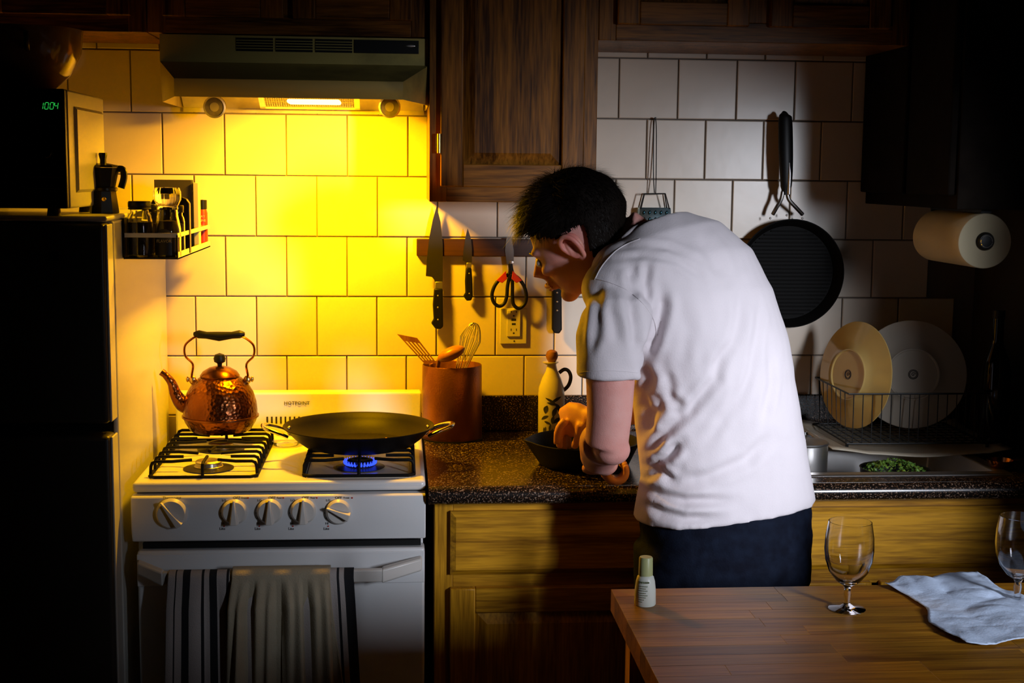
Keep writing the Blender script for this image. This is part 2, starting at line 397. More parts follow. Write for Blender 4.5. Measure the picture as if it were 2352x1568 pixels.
base_cab(.602, 1.47, 'amber oak sink base cabinet behind the goblet', [(.64, 1.43)], [(.64, 1.03), (1.05, 1.43)])

# ---- countertop with sink cut-out
SX0, SX1, SY0, SY1 = .80, 1.34, -.565, -.16
ct = thing('countertop', (.75, -.32, .865), 'speckled black granite countertop running from stove to right wall', 'countertop')
CZ = .905
g = G().box(.042, SX0, -.64, -.0, CZ-.04, CZ).box(SX1, XR, -.64, 0, CZ-.04, CZ).box(SX0, SX1, -.64, SY0, CZ-.04, CZ).box(SX0, SX1, SY1, 0, CZ-.04, CZ)
part('worktop', g, GRANITE, ct)
part('nosing', G().tube([(.042, -.64, CZ-.02), (XR, -.64, CZ-.02)], .0198, 16), GRANITE, ct)
part('backsplash_strip', G().box(.042, XR, -.022, -.0065, CZ, .998), GRANITE, ct, bevel=.003)
sk = thing('kitchen_sink', (1.07, -.36, .75), 'stainless drop-in sink with bright front rim right of the man', 'sink')
g = G(); z1 = CZ+.004; zb = .745
o_ = [(SX0-.02, SY0-.02), (SX1+.02, SY0-.02), (SX1+.02, SY1+.02), (SX0-.02, SY1+.02)]; i_ = [(SX0+.012, SY0+.012), (SX1-.012, SY0+.012), (SX1-.012, SY1-.012), (SX0+.012, SY1-.012)]
b_ = [(x*.96+1.07*.04, y*.96-.36*.04) for x, y in i_]
vs = [(x, y, CZ+.0005) for x, y in o_]+[(x*.996+1.07*.004, y*.996-.36*.004, z1) for x, y in o_]+[(x, y, z1) for x, y in i_]+[(x, y, zb) for x, y in b_]
g.add(vs, [(i+k*4, (i+1) % 4+k*4, 4+(i+1) % 4+k*4, 4+i+k*4) for k in range(3) for i in range(4)]+[(12, 13, 14, 15)])
part('basin', g, STEEL, sk, bevel=.006, seg=3)
part('drain', G().lathe([(0, 0), (.04, 0), (.045, .003), (.04, .004), (0, .002)], (1.07, -.36, zb+.001)), CHROME, sk)

# ================================================================= RANGE HOOD
hd = thing('range_hood', (-.256, -.2, 1.715), 'cream under-cabinet range hood glowing above the stove', 'range hood')
HL, HR = -.558, .046
yf, yv = -.300, -.445
g = G()
F = [(HL, yf, 1.872), (HR, yf, 1.872), (HR, yf, 1.812), (HL, yf, 1.812)]
bx0, bx1 = -.505, -.012
zt, zbm = 1.765, 1.727
# outer shell: fascia, sloped visor, front band, corner facets, sides, top
V = [(HL, -.012, 1.872), (HR, -.012, 1.872), F[1], F[0],                # 0-3 top
     F[3], F[2],                                                      # 4 left,5 right fascia bottom
     (bx0, yv, zt), (bx1, yv, zt), (bx0, yv, zbm), (bx1, yv, zbm),      # 6,7,8,9
     (HL, yf+.02, zbm-.004), (HR, yf+.02, zbm-.004), (HL, -.012, zbm-.004), (HR, -.012, zbm-.004)]  # 10..13
g.add(V, [(0, 1, 2, 3), (3, 2, 5, 4), (4, 5, 7, 6), (6, 7, 9, 8), (4, 6, 8, 10), (5, 11, 9, 7), (0, 3, 4, 10, 12), (1, 13, 11, 5, 2), (0, 12, 13, 1)])
part('hood_shell', g, CREAM, hd, solid=.003, ang=20)
# underside pan, sloping back down towards the wall, and back strip
UND = mat('hood_underside', (.62, .58, .5), .45, c2=(.42, .36, .26), ns=14)
g = G().box(HL+.01, HR-.01, -.30, -.012, 1.752, 1.756).hexa([(HL+.006, -.06, 1.752), (HR-.006, -.06, 1.752), (HR-.006, -.012, 1.722), (HL+.006, -.012, 1.722)], [(HL+.006, -.06, 1.755), (HR-.006, -.06, 1.755), (HR-.006, -.012, 1.726), (HL+.006, -.012, 1.726)])
g.box(HL+.004, HR-.004, -.0125, -.0095, 1.712, 1.755)
part('hood_underside', g, UND, hd)
for i in range(3):   # vent grilles with louvres
    a = at(542+i*91, 88, -.302).x; b = at(627+i*91, 88, -.302).x
    vg = part('vent_grille', G().box(a, b, -.3025, -.3015, 1.838, 1.868), BLACKM, hd)
    lg = G()
    for k in range(1, 5): lg.box(a, b, -.3045, -.3025, 1.838+k*.006-.0008, 1.838+k*.006+.0008)
    part('louvre', lg, CREAM, vg)
a = at(813, 88, -.302).x; b = at(962, 88, -.302).x
sp = part('switch_plate', G().box(a, b, -.3035, -.3012, 1.838, 1.868), BLACKM, hd, bevel=.001)
part('emblem', G().ell((b-.019, -.304, 1.856), (.011, .0008, .003)), STEEL, sp)
# mesh filter with frame
g = G(); fx0, fx1 = -.355, -.115
M_ = Matrix.Rotation(radians(-24), 4, 'X')
def fl(x, y, z): return Vector((x, -.115, 1.725)) + (M_ @ Vector((0, y, z)))
fr_ = G()
for (x0, x1, y0, y1) in ((fx0, fx1, -.145, -.13), (fx0, fx1, -.003, .008), (fx0, fx0+.013, -.145, .008), (fx1-.013, fx1, -.145, .008)):
    fr_.add([fl(x, y, z) for x in (x0, x1) for y in (y0, y1) for z in (-.004, .004)], [(0, 1, 3, 2), (4, 6, 7, 5), (0, 4, 5, 1), (2, 3, 7, 6), (0, 2, 6, 4), (1, 5, 7, 3)])
ff = part('filter_frame', fr_, STEEL, hd)
mg = G()
for i in range(40):
    x = fx0+.013+(fx1-fx0-.026)*i/39; mg.tube([fl(x, -.13, 0), fl(x, 0, 0)], .0008, 4)
for i in range(16):
    y = -.13+.13*i/15; mg.tube([fl(fx0+.013, y, 0), fl(fx1-.013, y, 0)], .0008, 4)
part('filter_mesh', mg, STEEL, ff)
LAMP = mat('lamp_lens', (1, .9, .3), .4, emit=(1, .86, .22), es=4)
part('lamp_lens', G().box(-.274, -.154, -.335, -.262, 1.722, 1.731), LAMP, hd, 'glowing yellow-white lamp lens', bevel=.004)
# fire suppressor tins hanging below the hood
CAN = mat('tin_dark', (.11, .09, .06), .5, c2=(.06, .05, .03), ns=60)
CANL = mat('tin_label', (.22, .19, .10), .5)
for px, lab in ((494, 'round metal fire-stop tin under the left end of the hood'), (895, 'round metal fire-stop tin under the right end of the hood')):
    p = at(px, 245, -.13); Mc = Matrix.Rotation(radians(96), 4, 'X')
    t = thing('fire_stop_tin', (p.x, p.y, p.z), lab, 'tin', 'round tins under the hood')
    R0 = .0255
    part('tin_body', G().lathe([(0, -.012), (R0, -.012), (R0, .010), (R0-.002, .012), (0, .012)], p, Mc, 28), CAN, t)
    part('tin_rim', G().lathe([(R0+.001, .008), (R0+.001, .013), (R0-.003, .014), (R0-.003, .011)], p, Mc, 28), STEEL, t)
    part('tin_label', G().lathe([(0, .0125), (.011, .0125), (.011, .0129), (0, .0131)], p, Mc, 20), CANL, t)
    part('magnet', G().box(p.x-.01, p.x+.01, p.y-.004, p.y+.012, p.z+.02, 1.752), BLACKM, t)

# ================================================================= STOVE
SL, SR = -.582, .036; SF = -.62
CT = .915
st = thing('gas_stove', (-.273, -.32, 0), 'white four-burner gas stove under the yellow hood lamp', 'stove')
part('stove_body', G().box(SL+.005, SR-.005, SF+.03, -.03, .03, CT-.035), WHITE, st)
g = G()
g.box(SL, SR, SF-.006, -.075, CT-.023, CT)
part('cooktop', g, WHITE, st, bevel=.010, seg=5)
part('cooktop_skirt', G().box(SL+.008, SR-.008, SF+.012, -.08, CT-.040, CT-.022), BLACKM, st)
# raised rolled rims of the cooktop wells
for (a, b) in ((-.555, -.322), (-.228, .012)):
    part('burner_well', G().box(a+.008, b-.008, -.60, -.165, CT-.001, CT+.0012), WHITE if a < -.4 else mat('well_enamel', (.5, .47, .4), .3), st, bevel=.001)
bg = part('backguard', G().box(SL+.004, SR, -.075, -.028, CT-.03, 1.017), WHITE, st, bevel=.006, seg=3)
sg = G()
for i in range(22):
    x = at(612+i*10.4, 965, -.077).x; sg.box(x, x+.0042, -.0762, -.0745, at(612, 973, -.077).z, at(612, 957, -.077).z)
part('vent_slots', sg, INK, bg)
g = G(); p = at(682, 926, -.0765); text_mesh(g, 'HOTPOINT', .0125, p, (1, 0, 0), (0, 0, 1)); part('lettering', g, INK, bg, smooth=False)
# control panel (slightly rolled front)
g = G(); zt_, zb_ = CT-.0255, .784
prof = [(SF+.01, zt_), (SF-.018, zt_-.001), (SF-.022, zt_-.006), (SF-.022, zb_+.03), (SF-.014, zb_+.006), (SF+.01, zb_)]
g.prism([(SL, y, z) for y, z in prof], (SR-SL, 0, 0))
cp = part('control_panel', g, WHITE, st, bevel=.004, seg=3)
PY = SF-.0225
KN = [(395, 1178, .032, 215), (539, 1174, .0265, 90), (620, 1173, .0265, 90), (697, 1172, .0265, 90), (778, 1174, .0265, 157)]
for (px, py, R0, a) in KN:
    p = at(px, py, PY); Mk = Matrix.Rotation(radians(90), 4, 'X')
    kn = part('burner_knob', G().lathe([(0, 0), (R0, 0), (R0+.001, .005), (R0-.003, .012), (R0-.004, .0135), (0, .0145)], p, Mk, 36), WHITE2, st)
    an = radians(a) if a != 215 else radians(128)
    dx, dz = cos(an), sin(an); nx, nz = -dz, dx
    def q(u, v, y): return (p.x+dx*u+nx*v, p.y-y, p.z+dz*u+nz*v)
    gg = G(); L = R0*1.02
    gg.add([q(L, .002, .012), q(L, -.002, .012), q(-L*.9, -.011, .012), q(-L*.9, .011, .012), q(L, .0015, .021), q(L, -.0015, .021), q(-L*.9, -.007, .028), q(-L*.9, .007, .028)],
           [(0, 1, 2, 3), (4, 7, 6, 5), (0, 4, 5, 1), (1, 5, 6, 2), (2, 6, 7, 3), (3, 7, 4, 0)])
    part('pointer', gg, WHITE2, kn, bevel=.0015)
g = G(); gr_ = G()
for i, px in enumerate((539, 620, 697, 778)):
    def tx(s, x, y, sz=.006): text_mesh(g, s, sz, at(px+x, y, PY-.0004), (1, 0, 0), (0, 0, 1), .0002)
    tx('OFF', 5 if i < 3 else 0, 1143, .0085); tx('LO', -24, 1149, .007); tx('2', -30, 1165); tx('4', -32, 1178); tx('6', -29, 1190); tx('HI', -27, 1202, .007); tx('Lite', -28, 1214, .008)
    tx('Rear' if i in (1, 2) else 'Front', 18 if i == 3 else 22, 1143, .0055)
    for dx_, dy_ in ((-24, 1208), (31, 1143)):
        p = at(px+dx_, dy_, PY-.0006); gr_.lathe([(0, 0), (.0016, 0), (.0016, .0004), (0, .0004)], p, Matrix.Rotation(radians(90), 4, 'X'), 10)
text_mesh(g, 'Thermostat', .008, at(395, 1143, PY-.0004), (1, 0, 0), (0, 0, 1), .0002)
part('lettering', g, INK, cp, smooth=False); part('red_dots', gr_, RED, cp, 'red indicator dots')
# black gap, oven door, drawer
part('vent_gap', G().box(SL+.02, SR-.01, SF-.004, SF+.03, .772, .784), BLACKM, st)
od = part('oven_door', G().box(SL+.01, SR-.002, SF-.018, SF+.03, .235, .770), WHITE, st, bevel=.006, seg=3)
part('door_rim', G().box(SL+.01, SR-.002, SF-.021, SF-.017, .694, .764), WHITE, od, bevel=.004, seg=3)
part('broiler_drawer', G().box(SL+.01, SR-.002, SF-.015, SF+.03, .05, .222), WHITE, st, bevel=.006)
HY = SF-.068
for s, lab in ((-1, None), (1, None)):
    xa = SL+.014 if s < 0 else SR-.010; xb = SL+.072 if s < 0 else SR-.092
    if s > 0: xa, xb = SR-.008, SR-.093
    g = G()
    A = [(xa, SF-.021, .756), (xa, SF-.021, .722), (xa+(-.0 if s < 0 else 0), SF-.040, .726), (xa, SF-.040, .752)]
    B = [(xb, HY+.014, .742), (xb, HY+.014, .708), (xb, HY-.008, .710), (xb, HY-.008, .740)]
    g.hexa(A, B); part('handle_end', g, WHITE2, od, bevel=.004, seg=3)
part('handle_bar', G().box(SL+.070, SR-.090, HY-.006, HY+.010, .712, .740), WHITE2, od, bevel=.004, seg=3)

# grates
def grate(x0, x1, y0, y1):
    zb = CT+.004; zt = CT+.033; r = .0036
    gt = G(); c = .012
    gt.tube([(x0+c, y0, zb), (x1-c, y0, zb), (x1, y0+c, zb), (x1, y1-c, zb), (x1-c, y1, zb), (x0+c, y1, zb), (x0, y1-c, zb), (x0, y0+c, zb)], r, 8, closed=True)
    P = part('grate', gt, IRON, st, 'black wire grate')
    n = 8; W = x1-x0; cx = (x0+x1)/2; fc = y0+.095; bc = y1-.105
    for i in range(n):
        y = y0+.024+(y1-y0-.05)*i/(n-1)
        for s in (-1, 1):
            xe = x0 if s < 0 else x1
            def X(d): return xe-s*d
            up = [(X(0), y, zb), (X(.001), y, zt-.010), (X(.004), y, zt-.003), (X(.011), y, zt)]
            if i in (3, 7): if_full = True
            else: if_full = False
            if if_full:
                if s < 0: up += [(cx, y, zt), (x1-.011, y, zt), (x1-.004, y, zt-.003), (x1-.001, y, zt-.010), (x1, y, zb)]
                else: continue
            else:
                L_ = {0: .085, 1: .062, 2: .088, 4: .088, 5: .062, 6: .085}[i]; bend = {0: .016, 1: 0, 2: -.016, 4: .016, 5: 0, 6: -.016}[i]
                up += [(X(.045), y, zt), (X(L_), y+bend, zt)]
            part('grate_wire', G().tube(up, r, 8), IRON, P)
    for (a, b) in ((y0, fc-.02), ((y0+y1)/2-.04, fc+.04), (y1, bc+.02)):
        if a in (y0, y1):
            s = 1 if a == y0 else -1
            pts = [(cx, a, zb), (cx, a+s*.001, zt-.010), (cx, a+s*.004, zt-.003), (cx, a+s*.012, zt), (cx, b, zt)]
        else: pts = [(cx+.004, y0+(y1-y0)*3/7, zt), (cx-.002, fc+.035, zt)]
        part('grate_wire', G().tube(pts, r, 8), IRON, P)
    return cx, fc, bc
bur = []
for (x0, x1) in ((-.552, -.326), (-.226, .012)):
    cx, fc, bc = grate(x0, x1, -.594, -.185); bur += [(cx, fc), (cx, bc)]
ALU = mat('burner_metal', (.55, .50, .42), .35, 1)
for i, (x, y) in enumerate(bur):
    b = part('burner', G().lathe([(0, 0), (.052, 0), (.055, .002), (.036, .004), (.030, .006), (0, .007)], (x, y, CT+.0015), None, 32), BLACKM, st)
    part('burner_head', G().lathe([(0, .004), (.031, .004), (.032, .008), (.030, .009), (.028, .016), (0, .016)], (x, y, CT), None, 36, wob=lambda a, z: 1+(.03*(1 if sin(a*24) > 0 else -1) if .008 < z < .012 else 0)), ALU if i != 2 else BLACKM, b)
    part('burner_cap', G().lathe([(0, .016), (.0285, .016), (.029, .018), (.026, .0205), (.018, .021), (.014, .0195), (0, .0195)], (x, y, CT), None, 32), ALU if i != 2 else BLACKM, b)
# blue flame on the front right burner
x, y = bur[2]; fg = G()
for i in range(30):
    a = 2*pi*i/30; d = Vector((cos(a), sin(a), 0))
    c = Vector((x, y, CT+.010))+d*.031
    fg.tube([c, c+d*.004+Vector((0, 0, .003)), c+d*.005+Vector((0, 0, .006)), c+d*.0045+Vector((0, 0, .010))], [.0022, .0026, .0018, .0003], 6)
part('flame', fg, mat('gas_flame', (.02, .05, .8), .5, emit=(.03, .08, 1), es=1.6, alpha=.75), st, 'blue gas flame')

# ================================================================= KETTLE
kx, ky, kz = -.446, -.235, CT+.033+.0036
k = thing('tea_kettle', (kx, ky, kz), 'hammered copper kettle with black bail grip on the back left burner', 'kettle')
hm = mat('kettle_copper', (.30, .10, .028), .27, 1, c2=(.07, .02, .008), ns=9, bump=0)
n_ = hm.node_tree; vb = n_.nodes.new('ShaderNodeTexVoronoi'); vb.inputs['Scale'].default_value = 120; tcx = n_.nodes.new('ShaderNodeTexCoord'); bpn = n_.nodes.new('ShaderNodeBump')
bpn.inputs['Strength'].default_value = .6; bpn.inputs['Distance'].default_value = .0022
n_.links.new(tcx.outputs['Object'], vb.inputs['Vector']); n_.links.new(vb.outputs['Distance'], bpn.inputs['Height']); n_.links.new(bpn.outputs[0], n_.nodes['Principled BSDF'].inputs['Normal'])
prof = [(0, 0), (.066, 0), (.072, .004), (.083, .022), (.087, .033), (.0885, .036), (.087, .039), (.0872, .050), (.085, .070), (.078, .093), (.066, .113), (.052, .126), (.046, .130), (0, .131)]
part('kettle_body', G().lathe(prof, (kx, ky, kz), None, 48), hm, k)
part('kettle_band', G().lathe([(.085, .032), (.0905, .034), (.0905, .038), (.085, .040)], (kx, ky, kz), None, 48), COPPER, k)
ld = part('kettle_lid', G().lathe([(0, .130), (.046, .130), (.047, .133), (.040, .143), (.025, .152), (.010, .156), (0, .157)], (kx, ky, kz), None, 40), COPPER, k)
part('lid_knob', G().lathe([(0, .155), (.005, .156), (.006, .162), (.013, .166), (.0145, .174), (.011, .183), (0, .187)], (kx, ky, kz), None, 20), RUBBER, ld)
sx = smoothpts([(kx-.070, ky-.004, kz+.062), (kx-.088, ky-.006, kz+.066), (kx-.103, ky-.008, kz+.090), (kx-.112, ky-.010, kz+.118), (kx-.131, ky-.012, kz+.142)], 5)
part('spout', G().tube(sx, [.026-.019*(i/(len(sx)-1))**.7 for i in range(len(sx))], 16), hm, k)
part('spout_tip', G().tube([sx[-2], sx[-1]+Vector((-.004, 0, .002))], [.0085, .0088], 14), COPPER, k)
for s in (-1, 1):
    hx = [(kx+s*.062, ky, kz+.118), (kx+s*.066, ky, kz+.132), (kx+s*.063, ky, kz+.160), (kx+s*.080, ky, kz+.180), (kx+s*.080, ky, kz+.205), (kx+s*.062, ky, kz+.222), (kx+s*.048, ky, kz+.228)]
    part('handle_bracket', G().tube(smoothpts(hx, 5), .0028, 8, flat=2), COPPER, k)
    part('handle_lug', G().ell((kx+s*.064, ky, kz+.122), (.009, .006, .011)).ell((kx+s*.076, ky, kz+.124), (.004, .004, .007)), BRASS, k)
gp = [(kx+t_*.060, ky, kz+.228-.003*cos(t_*3)+.0015) for t_ in [-1, -.92, -.8, -.5, 0, .5, .8, .92, 1]]
part('handle_grip', G().tube(gp, [.004, .007, .010, .0085, .0115, .0085, .010, .007, .004], 14), RUBBER, k)

# ================================================================= SAUTE PAN (right burners)
px_, py_, pz_ = -.112, -.425, CT+.033+.0037
pn = thing('saute_pan', (px_, py_, pz_), 'large black nonstick pan with two steel loop handles over the blue flame', 'pan')
R1 = .171; H = .046
prof = [(0, 0), (.112, 0), (.122, .003), (.142, .018), (.160, .036), (.168, H-.002), (R1, H), (R1-.001, H+.0015), (.166, H), (.157, .034), (.139, .020), (.120, .008), (.110, .0055), (0, .005)]
part('pan_body', G().lathe(prof, (px_, py_, pz_), None, 72), NONSTICK, pn)
for s in (-1, 1):
    a0 = radians(180+6) if s < 0 else radians(-4)
    d = Vector((cos(a0), sin(a0), 0)); tt = Vector((-d.y, d.x, 0)); B = Vector((px_, py_, pz_+H-.016))
    hp = smoothpts([B+d*.160+tt*.042, B+d*.182+tt*.040+Vector((0, 0, .010)), B+d*.207+tt*.026+Vector((0, 0, .018)), B+d*.213+Vector((0, 0, .020)), B+d*.207-tt*.026+Vector((0, 0, .018)), B+d*.182-tt*.040+Vector((0, 0, .010)), B+d*.160-tt*.042], 6)
    part('loop_handle', G().tube(hp, .0062, 12, flat=.75), CHROME, pn, 'polished steel loop handle')
    rg = G()
    for v in (-.040, -.030, .030, .040):
        aa = a0+v/.157; rg.ell((px_+cos(aa)*.160, py_+sin(aa)*.160, pz_+.037), (.0042, .0042, .0042), None, 10, 6)
    part('rivets', rg, CHROME, pn)
fdm = mat('food_bits', (.7, .3, .04), .5)
for i, (fx, fy) in enumerate([(-.02, .03), (.0, -.01), (.015, .035), (.035, .0), (.05, .03), (.03, -.03), (-.035, 0), (.06, -.02), (-.06, .03), (.075, .02), (-.012, -.035), (.042, .05)]):
    o = G().ell((px_+fx+.02, py_+fy-.02, pz_+.0085), (.006, .004, .003), Matrix.Rotation(i, 4, 'Z'), 8, 5).build('food_piece', fdm)
    tag(o, 'small orange piece of food frying in the big pan', 'food', 'orange food pieces in the big pan')
# glass spoon rest behind the pan
p = (-.292, -.235)
t = tag(G().lathe([(0, 0), (.030, 0), (.040, .010), (.042, .012), (.038, .012), (.028, .004), (0, .003)], (p[0], p[1], CT+.0005), None, 28).build('spoon_rest', GLASS), 'small clear glass dish between kettle and big pan', 'dish')

# ================================================================= TOWELS on the oven handle
def towel(name, x0, x1, off, zlo, label, mats, colfn, folds, seedv, thick=.002, tilt=0., zback=.60):
    nx, nz = 150, 70; zc = .726; rr = .0165+off
    yc = HY+.002; vs = []; g = G(); rnd = seedv
    path = []
    for j in range(12): path.append((yc+rr+ .003, zback+(zc-zback)*j/12, 0))
    for j in range(9):
        a = pi*j/8; path.append((yc+rr*cos(a), zc+rr*sin(a)*.95, 0))
    for j in range(1, nz): path.append((yc-rr, zc-(zc-zlo)*j/nz, j/nz))
    for (yy, zz, t) in path:
        for i in range(nx+1):
            u = i/nx; x = x0+(x1-x0)*u; d = folds(u, t)*min(1, t*5+.12)
            x += tilt*t*(u-.35)
            vs.append((x+.35*d*math.copysign(1, u-.5), yy-max(d, 0) if t > 0 else yy-(d*.12), zz))
    n = nx+1; fs = []; mi = []
    for j in range(len(path)-1):
        for i in range(nx):
            fs.append((j*n+i, j*n+i+1, (j+1)*n+i+1, (j+1)*n+i)); mi.append(colfn((i+.5)/nx))
    g.add(vs, fs); g.mi = mi
    o = g.build(name, mats, solid=thick, fix=False)
    return tag(o, label, 'towel')
TW = mat('towel_white', (.42, .38, .36), .95, bump=.5, bs=420)
TD = mat('towel_dark_stripe', (.012, .013, .016), .95, bump=.4, bs=420)
TG = mat('towel_beige', (.40, .36, .26), .95, c2=(.33, .28, .19), ns=8, bump=.5, bs=300)
ST = [(400, 405), (418, 436), (461, 465.5), (478, 496), (519, 524), (773, 777), (790, 811)]
def stripe(u):
    px = 384+u*(812-384)
    return 1 if any(a <= px <= b for a, b in ST) else 0
def f1(u, t): return .004*sin(u*19)+.003*sin(u*41+1.3)+.004*t*sin(u*9+2)+.004
xl = at(384, 1300, HY-.02).x; xr = at(812, 1300, HY-.02).x
towel('striped_dish_towel', xl, xr, 0, .38, 'white dish towel with black stripes hanging on the oven handle', [TW, TD], stripe, f1, 1, tilt=.03)
def f2(u, t):
    u2 = u+.10*t*(u-.6)
    return .008+.008*sin(u2*23+.5)+.006*sin(u2*47+1+3*t)+.005*t*sin(u2*13)-.014*math.exp(-((u2-.17)/.035)**2)*min(1, t*4)+.010*math.exp(-((u2-.10)/.05)**2)+.009*t*math.exp(-((u2-.8)/.05)**2)
xl = at(533, 1300, HY-.02).x; xr = at(758, 1300, HY-.02).x
towel('plain_dish_towel', xl, xr, .006, .40, 'crumpled beige dish towel draped over the striped one', [TG], lambda u: 0, f2, 2, tilt=.05)

# ================================================================= FRIDGE + MICROWAVE
FM = mat('fridge_enamel', (.62, .61, .56), .3, c2=(.56, .55, .5), ns=3, bump=.12, bs=120)
fr = thing('refrigerator', (-.9, -.33, 0), 'white top-freezer refrigerator at the left edge beside the stove', 'refrigerator')
part('fridge_body', G().box(-1.2, -.603, -.635, -.02, .03, 1.465), FM, fr, bevel=.006)
part('fridge_top_trim', G().box(-1.2, -.603, -.70, -.02, 1.465, 1.476), FM, fr, bevel=.004)
FD = mat('shade_dark_door', (.045, .042, .036), .35, c2=(.04, .037, .03), ns=3, bump=.12, bs=120)  # pale doors darkened in their colour to stand for shade
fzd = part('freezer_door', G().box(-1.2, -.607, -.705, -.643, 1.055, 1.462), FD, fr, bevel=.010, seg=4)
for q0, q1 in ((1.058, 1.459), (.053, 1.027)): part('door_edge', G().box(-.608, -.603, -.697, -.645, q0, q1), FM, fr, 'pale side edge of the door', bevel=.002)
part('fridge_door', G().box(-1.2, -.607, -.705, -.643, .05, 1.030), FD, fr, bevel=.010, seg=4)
part('door_gasket', G().box(-1.19, -.612, -.643, -.635, .06, 1.46), RUBBER, fr)
part('badge', G().box(-.715, -.695, -.708, -.704, 1.385, 1.405), RUBBER, fzd, bevel=.001)
mw = thing('microwave', (-.9, -.59, 1.49), 'microwave with green clock display on top of the refrigerator', 'microwave')
mz0, mz1 = 1.492, 1.722
part('microwave_body', G().box(-1.14, -.662, -.745, -.42, mz0, mz1), FM, mw, bevel=.004)
sg = G()
a, b = -.70, -.445
sg.add([(-.6615, -.725+.03, mz0+.03), (-.6615, b, mz0+.03), (-.6615, b, mz1-.03), (-.6615, -.725+.03, mz1-.03), (-.6565, -.69, mz0+.036), (-.6565, b-.006, mz0+.036), (-.6565, b-.006, mz1-.036), (-.6565, -.69, mz1-.036)],
       [(4, 5, 6, 7)]+[(i, (i+1) % 4, 4+(i+1) % 4, 4+i) for i in range(4)])
part('side_panel', sg, FM, mw, smooth=False)
mf = part('microwave_front', G().box(-1.14, -.664, -.762, -.745, mz0, mz1), RUBBER, mw, bevel=.003)
gd = G()
SEG = {'1': 'bc', '0': 'abcdef', '4': 'fgbc'}
def dig(px, py, ch):
    w_, h_ = .0064, .0125
    for sgm in SEG[ch]:
        x0, z0, x1, z1 = {'a': (0, 1, 1, 1), 'b': (1, .5, 1, 1), 'c': (1, 0, 1, .5), 'd': (0, 0, 1, 0), 'e': (0, 0, 0, .5), 'f': (0, .5, 0, 1), 'g': (0, .5, 1, .5)}[sgm]
        P0 = at(px, py, -.7635)
        q = [P0+Vector(((x-.5)*w_+(z-.5)*.002, 0, (z-.5)*h_)) for x, z in ((x0, z0), (x1, z1))]
        dd = (q[1]-q[0])*.1; gd.tube([q[0]+dd, q[1]-dd], .0006, 4)
for px, ch in ((95, '1'), (107, '0'), (119, '0'), (129, '4')): dig(px, 243, ch)
part('clock_digits', gd, GREEN, mf, 'green digits reading 1004', smooth=False)
p = at(108, 350, -.764)
part('dial', G().lathe([(0, 0), (.011, 0), (.011, .008), (.009, .010), (0, .010)], p, Matrix.Rotation(radians(90), 4, 'X'), 24), RUBBER, mf)
part('dial_ring', G().tube(arc(p+Vector((0, -.010, 0)), .010, radians(250), radians(365), 12), .0007, 6), CHROME, mf)
for z in (1.53, 1.552): part('button_line', G().box(-.74, -.672, -.7632, -.762, z, z+.001), mat('dim_line', (.2, .15, .08), .4), mf)
for (x, y) in ((-.70, -.72), (-.70, -.45), (-1.1, -.72), (-1.1, -.45)): part('foot', G().lathe([(0, 0), (.014, 0), (.012, .016), (0, .016)], (x, y, 1.4765), None, 16), RUBBER, mw)
# enamel pot on the microwave
bw = thing('mixing_bowl', (-.76, -.60, mz1), 'large dark glazed bowl on top of the microwave', 'bowl')
part('bowl_body', G().lathe([(0, 0), (.045, 0), (.05, .004), (.085, .035), (.107, .08), (.112, .125), (.109, .125), (.103, .08), (.08, .038), (.045, .01), (0, .008)], (-.772, -.61, mz1+.0005), None, 48), mat('bowl_glaze', (.20, .12, .05), .12, c2=(.16, .09, .04)), bw)
part('bowl_handle', G().tube(smoothpts([(-.772+.03, -.715, 1.80), (-.772+.035, -.74, 1.805), (-.772+.035, -.74, 1.825), (-.772+.03, -.722, 1.83)], 5), .005, 8), BLACKM, bw)

# ================================================================= MOKA POT
p = at(240, 491, -.52); x, y, z = p.x, p.y, 1.4765
mk = thing('moka_pot', (x, y, z), 'black faceted stovetop coffee maker on the corner of the refrigerator', 'coffee maker')
MK = mat('dark_aluminium', (.03, .028, .022), .3, .8)
oc = 8
part('boiler', G().lathe([(0, 0), (.0305, 0), (.031, .003), (.0255, .044), (.0255, .047), (0, .047)], (x, y, z), None, oc), MK, mk, ang=20)
part('collar', G().lathe([(.026, .046), (.028, .048), (.028, .053), (.026, .055)], (x, y, z), None, 32), MK, mk)
part('upper_chamber', G().lathe([(0, .054), (.024, .054), (.033, .094), (.0335, .096), (0, .096)], (x, y, z), None, oc), MK, mk, ang=20)
l_ = part('pot_lid', G().lathe([(0, .0965), (.034, .0965), (.030, .101), (.010, .105), (0, .105)], (x, y, z), None, oc), MK, mk, ang=20)
part('lid_knob', G().lathe([(0, .104), (.007, .104), (.0065, .112), (.0095, .124), (.008, .127), (0, .127)], (x, y, z), None, 8), RUBBER, l_)
part('handle', G().tube(smoothpts([(x+.028, y, z+.093), (x+.040, y+.002, z+.092), (x+.042, y+.002, z+.075), (x+.036, y, z+.053)], 5), .0055, 8, flat=1.3), RUBBER, mk)
part('spout_lip', G().hexa([(x-.030, y-.008, z+.095), (x-.043, y, z+.097), (x-.030, y+.008, z+.095), (x-.026, y, z+.095)], [(x-.026, y-.004, z+.070), (x-.028, y, z+.070), (x-.026, y+.004, z+.070), (x-.024, y, z+.070)]), MK, mk)
part('safety_valve', G().lathe([(0, 0), (.0045, 0), (.004, .005), (0, .006)], (x+.006, y-.0285, z+.030), Matrix.Rotation(radians(90), 4, 'X'), 12), BRASS, mk)

